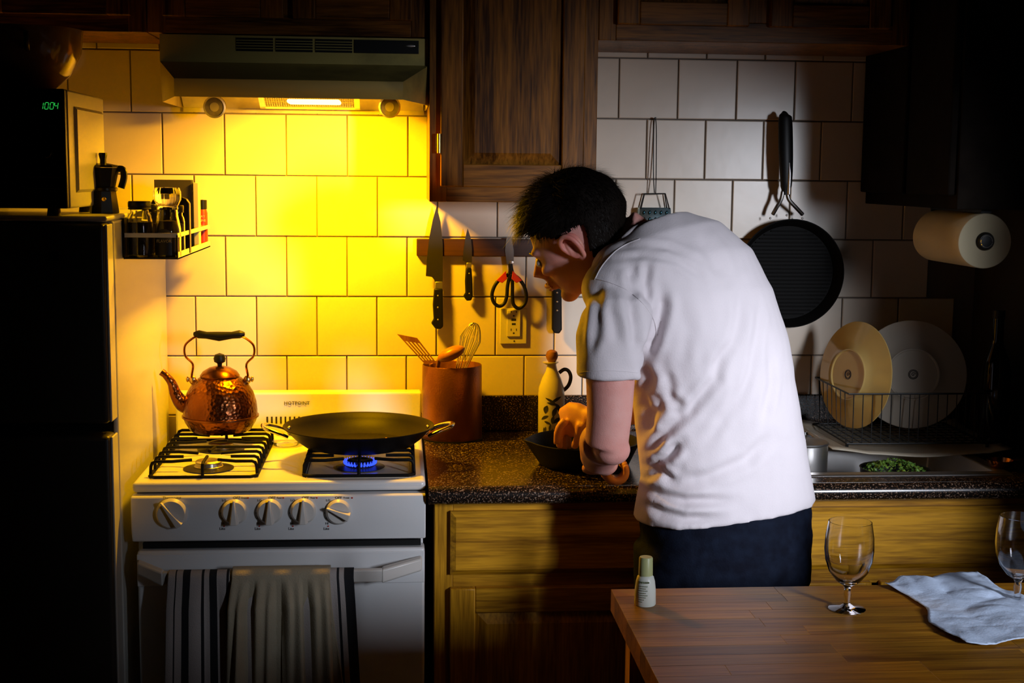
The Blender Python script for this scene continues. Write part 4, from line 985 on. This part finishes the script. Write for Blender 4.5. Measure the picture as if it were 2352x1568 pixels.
part('ladle_handle', G().tube(smoothpts([(lpz.x+.028, -.52, CZ+.021), (lpz.x+.05, -.52, CZ+.022), (lpz.x+.09, -.515, CZ+.036), (lpz.x+.125, -.51, CZ+.045)], 4), .0025, 8), COPPER, lp)

# paper towel roll under the side cabinet
rc = at(2262, 554, -.55); 
pr = thing('paper_towel_roll', rc, 'paper towel roll hanging under the cabinet on the right wall', 'paper roll')
prof = [(.020, 0), (.0615, 0), (.0615, .27), (.020, .27)]
My = Matrix.Rotation(radians(-90), 4, 'X')
PTW = mat('paper_roll', (.55, .47, .30), .95, bump=.2, bs=90)
part('paper_roll', G().lathe([(.020, 0), (.060, 0), (.0615, .002), (.0615, .268), (.060, .27), (.020, .27), (.0199, .1), (.020, 0)], (rc.x, -.55, rc.z), My, 56, wob=lambda a, z: 1+.012*sin(3*a)*(1 if True else 0)), PTW, pr)
part('spindle', G().lathe([(0, -.012), (.016, -.010), (.0205, -.004), (.0205, .002), (.012, .004), (.012, .275), (0, .275)], (rc.x, -.55, rc.z), My, 28), RUBBER, pr)
part('spindle_ring', G().tube(arc((rc.x, -.5605, rc.z), .013, 0, 2*pi*.98, 24), .001, 6), CHROME, pr)
part('holder_arm', G().box(rc.x-.012, rc.x+.012, -.268, -.262, rc.z-.012, 1.492), RUBBER, pr); part('holder_plate', G().box(rc.x-.012, rc.x+.012, -.55, -.26, 1.492, 1.4995), RUBBER, pr)

# ================================================================= TABLE
TZ = .87
tb = thing('kitchen_table', (.9, -1.75, 0), 'butcher block table in the foreground with glass and napkin', 'table')
tx0, tx1, ty0, ty1 = .338, 1.44, -2.25, -1.266
y = ty1; r2 = random.Random(11)
while y > ty0+.01:
    h_ = .0405; x = tx0; xs = []
    x -= r2.uniform(0, .25)
    while x < tx1:
        L = r2.uniform(.26, .5); a = max(x, tx0); b = min(x+L, tx1)
        if tx1-b < .06: b = tx1
        if b-a > .02:
            part('stave', G().box(a+.0001, b-.0001, y-h_+.0001, y-.0001, TZ-.038, TZ-r2.uniform(0, .0002)), BLOCK, tb, smooth=False, bevel=.0003, seg=1)
        x = b
        if x >= tx1: break
    y -= h_
tyb = y
for q in ((tx0+.05, tx1-.05, ty1-.06, ty1-.04), (tx0+.05, tx1-.05, tyb+.04, tyb+.06), (tx0+.04, tx0+.06, tyb+.04, ty1-.04), (tx1-.06, tx1-.04, tyb+.04, ty1-.04)): part('table_apron', G().box(*q, TZ-.12, TZ-.038), WOODB['x'], tb)
for (x, y) in ((tx0+.025, ty1-.055), (tx1-.07, ty1-.055), (tx0+.025, tyb+.01), (tx1-.07, tyb+.01)):
    part('leg', G().box(x, x+.045, y-.0, y+.045, 0, TZ-.038), WOODB['z'], tb, bevel=.002)

def gob(c, label):
    t = thing('wine_goblet', c, label, 'glass', 'stemmed glasses on the table')
    prof = [(0, 0), (.029, 0), (.030, .0012), (.028, .0025), (.012, .005), (.0058, .009), (.0052, .016), (.0068, .026), (.0052, .034), (.0075, .040), (.020, .048), (.031, .063), (.0375, .082), (.0395, .100), (.0385, .122), (.0345, .146), (.0335, .1462), (.0375, .122), (.0382, .100), (.0362, .083), (.030, .066), (.019, .0515), (.008, .046), (0, .045)]
    part('goblet_glass', G().lathe(prof, c, None, 64), GLASS, t)
    return t
gob((.706, -1.392, TZ), 'clear stemmed goblet standing in the middle of the table')
gob((1.002, -1.372, TZ), 'clear goblet cut off by the right edge of the picture')
x, y = .381, -1.350
bo = thing('travel_bottle', (x, y, TZ), 'small white plastic bottle with pale green cap near the table corner', 'bottle')
BPL = mat('milky_plastic', (.66, .68, .60), .35, sss=.15)
part('bottle_body', G().lathe([(0, 0), (.0165, 0), (.0178, .002), (.0172, .025), (.0155, .040), (.0135, .047), (.0105, .050), (0, .050)], (x, y, TZ), None, 36), BPL, bo)
part('cap', G().lathe([(0, .050), (.0118, .050), (.0112, .078), (.0100, .080), (0, .080)], (x, y, TZ), None, 36), mat('pale_green_cap', (.42, .44, .20), .4), bo)
g = G()
for i in range(9):
    hh = .0030 if i == 0 else .0011; zl = TZ+.040-.0037*i-(.002 if i else 0); R_ = .0173 if zl < TZ+.026 else .0165
    wd = [7, 6, 5.5, 6, 5, 6, 5.5, 4, 3][i]
    for k in range(int(wd)):
        a0 = radians(-140+k*9); a1 = a0+radians(7)
        rad = R_+.0009
        g.add([(x+rad*cos(a0), y+rad*sin(a0), zl), (x+rad*cos(a1), y+rad*sin(a1), zl), (x+rad*cos(a1), y+rad*sin(a1), zl+hh), (x+rad*cos(a0), y+rad*sin(a0), zl+hh)], [(0, 1, 2, 3)])
part('label_print', g, mat('green_print', (.10, .14, .07), .6), bo, 'small green label print', smooth=False)
# crumpled paper napkin
outl = [Vector((*at_, 0)) for at_ in ((.811, -1.279), (.862, -1.232), (.905, -1.245), (.955, -1.228), (1.006, -1.207), (1.004, -1.30), (1.02, -1.36), (1.01, -1.43), (.985, -1.50), (.93, -1.56), (.856, -1.584), (.83, -1.575), (.815, -1.53), (.812, -1.47), (.835, -1.40), (.828, -1.33))]
def inside(x, y):
    r_ = False; n = len(outl)
    for i in range(n):
        a, b = outl[i], outl[(i+1) % n]
        if (a.y > y) != (b.y > y) and x < (b.x-a.x)*(y-a.y)/(b.y-a.y)+a.x: r_ = not r_
    return r_
b = bmesh.new(); vsn = [b.verts.new(p) for p in outl]; b.faces.new(vsn)
bmesh.ops.triangulate(b, faces=b.faces[:])
for _ in range(6): bmesh.ops.subdivide_edges(b, edges=[e for e in b.edges if e.calc_length() > .009], cuts=1, use_grid_fill=False); bmesh.ops.triangulate(b, faces=b.faces[:])
for v in b.verts:
    p = v.co.copy(); n1 = mn.noise(Vector((p.x*9, p.y*9, 1))); n2 = mn.noise(Vector((p.x*22, p.y*22, 5))); n3 = mn.noise(Vector((p.x*60, p.y*60, 9)))
    rdg = abs(n1)*.012+abs(n2)*.006+abs(n3)*.0015
    v.co = Vector((p.x+n2*.004, p.y+n1*.004, TZ+.0018+rdg))
me = bpy.data.meshes.new('paper_napkin'); b.to_mesh(me); b.free()
for p in me.polygons: p.use_smooth = True
me.materials.append(PAPER); o = bpy.data.objects.new('paper_napkin', me); COL.objects.link(o)
q = o.modifiers.new('s', 'SOLIDIFY'); q.thickness = .0008
tag(o, 'crumpled white paper napkin on the right of the table', 'napkin')

# ================================================================= THE MAN
man = thing('person', (.62, -.86, 0), 'man in a white t-shirt and dark trousers bending over the skillet', 'person')
def ring(Lp, Rp, depth, n=40, ex=2.3, ax=None):
    """cross-section: Lp,Rp outline points left and right, depth = half thickness"""
    c = (Lp+Rp)/2; a = (Rp-Lp)/2
    sp = ax or Vector((0, 0, 1)); d = a.cross(sp).normalized()
    out = []
    for i in range(n):
        t = 2*pi*i/n; ct, st_ = cos(t), sin(t)
        out.append(c+a*(math.copysign(abs(ct)**(2/ex), ct))+d*(depth*math.copysign(abs(st_)**(2/ex), st_)))
    return out
def loft(g, secs, **k):
    cs = [(a+b)/2 for a, b, d in secs]; rg = []
    for i, (a, b, d) in enumerate(secs):
        ax = (cs[max(i-1, 0)]-cs[min(i+1, len(secs)-1)]).normalized()
        rg.append(ring(a, b, d, ax=ax, **k))
    g.rings(rg)
# ---- head frame: F forward (face), L left ear, U crown
Uh = Vector((-.50, .04, .86)).normalized(); Fh = Vector((-.80, .42, -.43)); Fh = (Fh-Uh*Fh.dot(Uh)).normalized(); Lh = Uh.cross(Fh).normalized()
ear = at(1316, 570, -.90); HC = ear-Lh*.074+Fh*.006
def hp_(f, l, u): return HC+Fh*f+Lh*l+Uh*(u*.84 if u < 0 and f > 0 else u)
HM = Matrix((Fh, Lh, Uh)).transposed().to_4x4()
body = G()
def he(f, l, u, rf, rl, ru, n=24, k=16): body.ell(hp_(f, l, u), (rf, rl, ru), HM, n, k)
he(-.010, 0, .035, .098, .076, .085)      # skull
he(.028, 0, .010, .066, .066, .070)       # brow and temples
he(.030, 0, -.035, .058, .058, .062)      # cheeks
he(.028, 0, -.072, .052, .050, .036)      # jaw
he(.072, 0, -.098, .020, .022, .017)      # chin
for s in (-1, 1):
    he(.074, s*.030, .024, .018, .024, .010, 12, 8)   # brow ridges
    he(.070, s*.040, -.020, .018, .018, .014, 12, 8)  # cheek bones
body.tube([hp_(.084, 0, .018), hp_(.100, 0, -.004), hp_(.112, 0, -.022), hp_(.100, 0, -.034)], [.009, .010, .0125, .008], 12)
he(.094, 0, -.052, .010, .024, .007, 12, 8); he(.091, 0, -.066, .011, .022, .0075, 12, 8)   # lips
for s in (-1, 1): he(.097, s*.011, -.031, .009, .007, .007, 10, 6)
# neck
ck = at(1474, 560, -.86)
body.tube([hp_(-.035, 0, -.02), hp_(-.035, 0, -.075), ck+Vector((-.02, 0, .01)), ck+Vector((.05, 0, -.05))], [.054, .053, .055, .06], 24)
# torso (slimmer than the shirt)
TS = [((1459, 1196, -.87), (1864, 1140, -.83), .124), ((1478, 1100, -.87), (1848, 1062, -.83), .118), ((1470, 1020, -.88), (1834, 975, -.83), .116),
      ((1466, 930, -.89), (1818, 905, -.83), .120), ((1448, 850, -.91), (1802, 835, -.82), .126), ((1420, 775, -.93), (1780, 760, -.81), .130),
      ((1392, 705, -.95), (1742, 672, -.79), .130), ((1385, 640, -.96), (1692, 588, -.77), .120), ((1400, 585, -.94), (1628, 534, -.78), .098),
      ((1424, 548, -.91), (1560, 514, -.80), .070)]
secs = [(at(*a), at(*b_), d) for a, b_, d in TS]
tor = [(a.lerp(b_, .05), b_.lerp(a, .05), d*.9) for a, b_, d in secs[:-1]]; tor[-1] = (tor[-1][0].lerp(tor[-1][1], .12), tor[-1][1].lerp(tor[-1][0], .12), .07)
loft(body, tor)
hipc = (at(1480, 1330, -.86)+at(1848, 1330, -.86))/2
# pelvis and legs
pel = [(at(1475, 1250, -.87), at(1852, 1240, -.84), .118), (Vector((.455, -.86, .80)), Vector((.79, -.86, .80)), .115)]
loft(body, [(secs[0][0].lerp(secs[0][1], .06), secs[0][1].lerp(secs[0][0], .06), .105)]+[(a.lerp(b_, .06), b_.lerp(a, .06), d*.88) for a, b_, d in pel])
legs = ((.54, .50), (.71, .74))
for x0, x1 in legs:
    body.tube([(x0, -.86, .84), (x0, -.86, .72), (x1, -.885, .48), (x1, -.90, .32), (x1, -.86, .12), (x1, -.86, .05)], [.080, .078, .055, .056, .038, .036], 20)
    body.tube([(x1, -.88, .035), (x1, -.80, .03), (x1-.01, -.70, .022)], [.036, .040, .026], 14)
# left arm (nearest the camera)
ls = at(1418, 700, -1.0); lel = at(1393, 1020, -.985)
ua = [ls, at(1400, 800, -1.0), at(1402, 880, -1.0), at(1400, 950, -.995), lel]
body.tube(ua, [.052, .050, .0455, .0425, .041], 24)
elp = at(1388, 1040, -.965); body.ell(at(1405, 1032, -.985), (.036, .036, .030))
wr = Vector((.398, -.775, .985))
body.tube([lel+Vector((-.004, .010, -.002)), at(1384, 1018, -.93), Vector((.375, -.86, 1.015)), wr+Vector((0, -.02, .002)), wr], [.040, .046, .038, .027, .026], 20)
# left hand gripping the skillet handle (handle axis runs along y)
hcx, hcz = sx0+.025, CZ+.051
body.tube([wr, Vector((.392, -.755, .972)), Vector((.390, -.725, .962))], [(.026, .019), (.036, .017), (.034, .016)], 16)
for i, (yy, sc_) in enumerate(((-.738, .92), (-.719, 1.0), (-.700, 1.02), (-.682, .95))):
    pts = []; 
    for a in (165, 205, 245, 285, 325, 365, 400):
        R_ = (.0235 if a > 200 else .027)*sc_
        pts.append(Vector((hcx+R_*cos(radians(a)), yy, hcz-.001+R_*sin(radians(a)))))
    body.tube(smoothpts(pts, 2), [.0095-.0022*j/12 for j in range(13)], 12)
body.tube(smoothpts([Vector((.393, -.742, .972)), Vector((.402, -.715, .985)), Vector((.418, -.692, .986)), Vector((.434, -.680, .980))], 3), [.013, .0125, .0115, .0105, .010, .0098, .0095, .009, .009, .0085], 12)
# right arm, reaching over the skillet behind the left one
rs = Vector((.64, -.72, 1.35)); re = Vector((.60, -.70, 1.115)); rw = at(1352, 962, -.56)
body.tube([rs, rs.lerp(re, .5), re], [.052, .048, .040], 20)
body.tube([re, re.lerp(rw, .35), re.lerp(rw, .8), rw], [.040, .043, .030, .026], 20)
ph = at(1318, 962, -.535)
body.tube([rw, rw.lerp(ph, .5), ph, at(1296, 972, -.515)], [(.022, .026), (.021, .036), (.018, .040), (.013, .036)], 16)
for i, (a0, b0, c0, yy) in enumerate((((1300, 965), (1283, 985), (1279, 1020), -.555), ((1302, 970), (1286, 995), (1286, 1030), -.530), ((1306, 975), (1294, 1000), (1297, 1034), -.505), ((1312, 978), (1304, 1002), (1309, 1030), -.485))):
    body.tube(smoothpts([at(*a0, yy), at(*b0, yy), at(*c0, yy+.005)], 4), [.0105-.0025*j/8 for j in range(9)], 12)
body.tube(smoothpts([at(1335, 972, -.575), at(1330, 1000, -.565), at(1318, 1028, -.545)], 4), [.0125-.004*j/8 for j in range(9)], 12)
V, F_, N_ = remeshed(body, .0045, 4)
bo_ = G(); bo_.add(V, F_); part('body', bo_, SKIN, man, ang=180, fix=False)
# eyes, brows, lips colour, ear
for s in (-1, 1):
    part('eye', G().ell(hp_(.082, s*.030, .002), (.011, .012, .011), HM, 16, 10), mat('eye_white', (.55, .5, .48), .2), man)
    part('eyebrow', G().tube([hp_(.094, s*.012, .020), hp_(.093, s*.028, .026), hp_(.080, s*.046, .021)], [.003, .004, .002], 8, flat=.6), HAIR, man)
lp_ = G(); lp_.tube([hp_(.093, -.022, -.059), hp_(.104, -.010, -.0555), hp_(.106, 0, -.057), hp_(.104, .010, -.0555), hp_(.093, .022, -.059)], [.002, .0055, .006, .0055, .002], 10)
lp_.tube([hp_(.092, -.020, -.062), hp_(.103, 0, -.066), hp_(.092, .020, -.062)], [.002, .0065, .002], 10)
part('mouth', lp_, LIP, man)
def ep(f, u, o=0):
    f, u, o = f*.86, u*.86, o*.9; c_, s_ = cos(.42), sin(.42)
    return HC+Fh*(-.006+f*c_+u*s_)+Lh*(.0735+o)+Uh*(u*c_-f*s_)
eg = G()
helix = [ep(.010, -.012, .006), ep(.013, .002, .008), ep(.010, .020, .013), ep(-.002, .031, .018), ep(-.016, .029, .022), ep(-.024, .014, .024), ep(-.022, -.006, .021), ep(-.014, -.020, .014), ep(-.006, -.030, .008), ep(.002, -.030, .005), ep(.005, -.022, .004)]
eg.tube(smoothpts(helix, 4), [.0032+.0022*sin(pi*i/40) for i in range(41)], 10)
eg.tube(smoothpts([ep(-.002, .018, .009), ep(-.012, .012, .013), ep(-.014, -.002, .012), ep(-.008, -.014, .008)], 4), .003, 8)
eg.ell(ep(-.008, .002, .006), (.019, .008, .027), HM, 20, 12)
eg.ell(ep(-.001, -.027, .005), (.008, .005, .010), HM, 14, 8)
eg.ell(ep(.009, -.006, .006), (.005, .006, .007), HM, 12, 8)
V, F_, N_ = remeshed(eg, .0013, 2)
# hollow out the concha
V2 = []
cc = ep(-.005, 0, .012)
for v in V:
    d = v-cc; f_, l_2, u_2 = d.dot(Fh), d.dot(Lh), d.dot(Uh)
    q_ = math.exp(-((f_/.007)**2+(u_2/.014)**2)); V2.append(v-Lh*(.007*q_))
e2 = G(); e2.add(V2, F_); part('ear', e2, SKINR, man, ang=180, fix=False)

# ---- hair: scalp shell plus short strands
def hairline(d):   # d: unit direction in head coordinates (f,l,u) -> keep as hair?
    f, l, u = d
    if u > .55: return True if f < .80 else u > .62
    lo = -.10 if f < .0 else -.12+.55*f
    if abs(l) > .55 and -.36 < f < .12 and u < -.02: return False     # around the ears
    if f < -.30: return u > -.85
    if f > .60: return u > .34
    return u > lo
hg = G(); nA, nB = 96, 60; vid = {}; vs = []; fs = []
def scalp(th, ph, off=0):
    d = Vector((cos(ph)*sin(th), sin(ph)*sin(th), cos(th)))
    p = Vector((-.010+(.101+off)*d.x, (.079+off)*d.y, .036+(.0885+off)*d.z))
    if d.z < -.1: p.x += .018*(-d.z-.1)*2; p.z -= .02*(-d.z)     # follow the nape towards the neck
    return d, p
for i in range(nB+1):
    for j in range(nA):
        th = pi*i/nB; ph_ = 2*pi*j/nA
        d, p = scalp(th, ph_); n1 = mn.noise(Vector((d.x*3, d.y*3, d.z*3)))*.006
        th_top = .010*max(0, d.z+.2)+.007*max(0, d.x)
        d, p = scalp(th, ph_, .004+n1*.6+th_top)
        vs.append(hp_(p.x, p.y, p.z))
for i in range(nB):
    for j in range(nA):
        th = pi*(i+.5)/nB; ph_ = 2*pi*(j+.5)/nA; d, p = scalp(th, ph_)
        jit = mn.noise(Vector((d.x*14, d.y*14, d.z*14)))*.06
        if hairline((d.x, d.y, d.z+jit)):
            a, b2, c2, d2 = i*nA+j, i*nA+(j+1) % nA, (i+1)*nA+(j+1) % nA, (i+1)*nA+j; fs.append((a, b2, c2, d2))
hg.add(vs, fs)
hr = part('hair', hg, HAIRS, man, 'short dark brown hair', solid=.004)
sg = G(); rr = random.Random(5); cnt = 0
while cnt < 9000:
    th = math.acos(rr.uniform(-.75, 1)); ph_ = rr.uniform(0, 2*pi); d, p = scalp(th, ph_)
    if not hairline((d.x, d.y, d.z)): continue
    cnt += 1
    d, p = scalp(th, ph_, .003+.010*max(0, d.z+.2)+.007*max(0, d.x))
    down = Vector((.95, .1*d.y, -.25)) if d.z > .25 else Vector((.12, 0, -1))
    if d.z > .25 and d.x < -.1: down = Vector((-.25, .3*d.y, -.9))
    tdir = (down-d*down.dot(d)).normalized()
    Ls = (.010+.022*max(0, d.z)+.012*max(0, d.x))*rr.uniform(.6, 1.2)
    if d.z < .1: Ls = .008*rr.uniform(.6, 1.2)
    jit = Vector((rr.gauss(0, .2), rr.gauss(0, .2), rr.gauss(0, .2)))
    a = p; b2 = p+(tdir*.7+d*.55+jit)*Ls*.5; c2 = p+(tdir*1.0+d*.45+jit*1.3)*Ls
    sd = d.cross(tdir)*(.0007); 
    q = [hp_(*v) for v in (a-sd, a+sd, b2-sd*.8, b2+sd*.8, c2)]
    sg.add(q, [(0, 1, 3, 2), (2, 3, 4)])
part('hair_strands', sg, HAIR, hr, fix=False)['kind'] = 'stuff'

# ---- t-shirt
sh = G(); loft(sh, secs)
sl = [((1368, 678, -.985), (1462, 676, -.965), .050), ((1337, 712, -1.0), (1486, 712, -.99), .066), ((1327, 770, -1.01), (1486, 770, -1.0), .067), ((1327, 830, -1.01), (1478, 825, -1.0), .063), ((1325, 868, -1.01), (1470, 862, -1.0), .060)]
loft(sh, [(at(*a), at(*b_), d) for a, b_, d in sl])
sh.ell(at(1412, 668, -.96), (.064, .070, .066)); sh.ell(at(1445, 622, -.93), (.075, .075, .06))
rsl = [(rs+Vector((-.06, 0, .04)), rs+Vector((.06, 0, .04)), .06), (rs+Vector((-.065, 0, -.03)), rs+Vector((.06, 0, -.03)), .065), (re+Vector((-.055, 0, .09)), re+Vector((.055, 0, .09)), .06)]
loft(sh, rsl)
V, F_, N_ = remeshed(sh, .0045, 12)
CR = [  # folds: list of (pixel polyline on the shirt), width m, depth m
    ([(1519, 665), (1521, 704), (1512, 745), (1500, 785), (1478, 825)], .011, .010),
    ([(1447, 615), (1452, 650), (1462, 690)], .009, .006), ([(1428, 660), (1454, 704), (1462, 750)], .008, .005),
    ([(1490, 600), (1480, 650), (1490, 700)], .008, .004),
    ([(1662, 812), (1644, 871), (1584, 943), (1519, 1000), (1484, 1060)], .010, .006),
    ([(1705, 880), (1672, 950), (1620, 1020)], .010, .003),
    ([(1773, 1000), (1716, 1057), (1626, 1096), (1537, 1110)], .012, .005),
    ([(1562, 1016), (1530, 1050), (1490, 1073)], .010, .010),
    ([(1478, 1122), (1519, 1139), (1573, 1150), (1690, 1150)], .009, .007),
    ([(1484, 1152), (1519, 1177), (1573, 1193), (1660, 1190)], .009, .006),
    ([(1480, 1094), (1520, 1086), (1548, 1104)], .008, .007),
    ([(1480, 1068), (1510, 1078), (1560, 1072)], .008, .005),
    ([(1705, 650), (1700, 720), (1685, 785), (1650, 830), (1612, 872)], .010, .0035),
    ([(1747, 700), (1742, 745), (1726, 845), (1690, 960)], .008, .003),
    ([(1770, 800), (1772, 880), (1750, 980)], .008, .003),
    ([(1400, 566), (1464, 566), (1533, 570), (1602, 601)], .007, .003), ([(1420, 590), (1490, 585), (1560, 600), (1620, 640)], .007, .003),
    
    ([(1372, 650), (1374, 700), (1368, 773), (1350, 812)], .009, .0035), ([(1346, 672), (1340, 720), (1338, 760), (1336, 820)], .007, .003),
    ([(1395, 690), (1410, 740), (1420, 790)], .009, .003), ([(1440, 700), (1456, 750), (1462, 810)], .008, .004),
    ([(1500, 900), (1512, 930), (1500, 965)], .010, .006), ([(1476, 905), (1490, 950), (1492, 1000)], .010, .008), ([(1530, 905), (1560, 930), (1548, 960)], .009, .004),
    ([(1478, 840), (1492, 870), (1480, 900)], .010, .007), ([(1530, 850), (1540, 890), (1528, 930)], .009, .003),
    ([(1600, 540), (1640, 590), (1662, 640)], .012, .003), ([(1560, 660), (1580, 760), (1560, 860)], .012, .002),
]
CRW = []
for P_, w_, a_ in CR:
    Q = [at(px, py, -.96) for px, py in P_]; CRW.append(([(q.x, q.z) for q in Q], w_, a_))
# keep x,z scale right for the surface depth: measure in a plane through the back of the shirt
def proj96(v):
    d = v-CAM; t = (-.96-CAM.y)/d.y; return CAM.x+d.x*t, CAM.z+d.z*t
V3 = []
for v, n in zip(V, N_):
    if n.y < .35:
        x, z = proj96(v); dsp = 0
        for Q, w_, a_ in CRW:
            if not (min(q[0] for q in Q)-.04 < x < max(q[0] for q in Q)+.04 and min(q[1] for q in Q)-.04 < z < max(q[1] for q in Q)+.04): continue
            best = 9; tb_ = 0; m_ = len(Q)-1
            for i in range(m_):
                ax_, az_ = Q[i]; bx_, bz_ = Q[i+1]; ux, uz = bx_-ax_, bz_-az_; L2 = ux*ux+uz*uz
                t = max(0, min(1, ((x-ax_)*ux+(z-az_)*uz)/L2)); dd = math.hypot(x-ax_-ux*t, z-az_-uz*t)
                if dd < best: best = dd; tb_ = (i+t)/m_
            fade = 1 if w_ < .003 else min(1, 4*tb_+.15, 4*(1-tb_)+.15)
            e = best/w_; dsp += 1.25*a_*fade*(-math.exp(-e*e)+.45*math.exp(-((e-1.9)/.9)**2))
        sm = mn.noise(Vector((x*16+z*7, z*16-x*4, .5)))*.0022+mn.noise(Vector((x*38, z*30, 2)))*.0009
        V3.append(v+n*((dsp+sm)*(1 if n.y < 0 else max(0, 1-n.y/.35))))
    else: V3.append(v)
s3 = G(); s3.add(V3, F_); shirt = part('t_shirt', s3, SHIRT, man, 'white short-sleeved t-shirt', ang=180, fix=False)
# seams: thin raised threads lying on the cloth
from mathutils.bvhtree import BVHTree
bv = BVHTree.FromPolygons(V3, F_)
def on_cloth(px, py, lift=.0004):
    q = at(px, py, -.9); d = (q-CAM).normalized(); h, n, i_, ds_ = bv.ray_cast(CAM, d)
    return None if h is None else h-d*lift
for nm, P_, rad in (('sleeve_seam', [(1368, 640), (1400, 648), (1440, 666), (1478, 698), (1502, 735), (1510, 770)], .0012), ('shoulder_seam', [(1470, 548), (1440, 560), (1410, 580), (1382, 612), (1366, 642)], .0012),
                    ('sleeve_hem', [(1330, 856), (1360, 852), (1400, 851), (1440, 853), (1466, 856)], .0008)):
    pts = [on_cloth(a, b_) for a, b_ in [(p.x, p.y) for p in smoothpts([(a, b_, 0) for a, b_ in P_], 6)]]; pts = [p for p in pts if p is not None]
    if len(pts) > 3: part(nm, G().tube(pts, rad, 6), SHIRT, shirt)
# ribbed collar
cg = G(); cl = [at(1432, 556, -.93), at(1462, 530, -.925), at(1500, 514, -.90), at(1528, 512, -.85), at(1520, 525, -.78), at(1470, 560, -.76), at(1432, 575, -.80), at(1420, 570, -.87)]
cg.tube([p for p in smoothpts(cl+[cl[0]], 5)][:-1], .0075, 10, closed=True, flat=1.4); part('collar', cg, SHIRT, shirt)

# ---- trousers
tg = G()
loft(tg, [(secs[0][0].lerp(secs[0][1], .03), secs[0][1].lerp(secs[0][0], .025), .118)]+[(at(1478, 1230, -.87), at(1856, 1210, -.84), .124), (at(1480, 1330, -.87), at(1850, 1330, -.85), .124), (Vector((.455, -.86, .78)), Vector((.80, -.86, .78)), .118)])
for x0, x1 in legs:
    tg.tube([(x0, -.86, .83), (x0, -.86, .70), (x1, -.885, .48), (x1, -.89, .3), (x1, -.865, .09)], [(.092, .105), (.09, .10), (.07, .07), (.064, .064), (.058, .06)], 24)
V, F_, N_ = remeshed(tg, .008, 8)
V3 = []
for v, n in zip(V, N_):
    V3.append(v+n*(.004*mn.noise(Vector((v.x*14, v.y*14, v.z*30)))+.0015*mn.noise(v*70)))
t3 = G(); t3.add(V3, F_); part('trousers', t3, JEANS, man, 'dark navy trousers', ang=180, fix=False)
for x0, x1 in legs:
    part('shoe', G().tube([(x1, -.945, .045), (x1, -.90, .05), (x1, -.82, .047), (x1-.01, -.72, .036), (x1-.012, -.665, .030)], [(.03, .040), (.042, .048), (.046, .046), (.048, .035), (.03, .026)], 18), RUBBER, man, 'dark shoe')
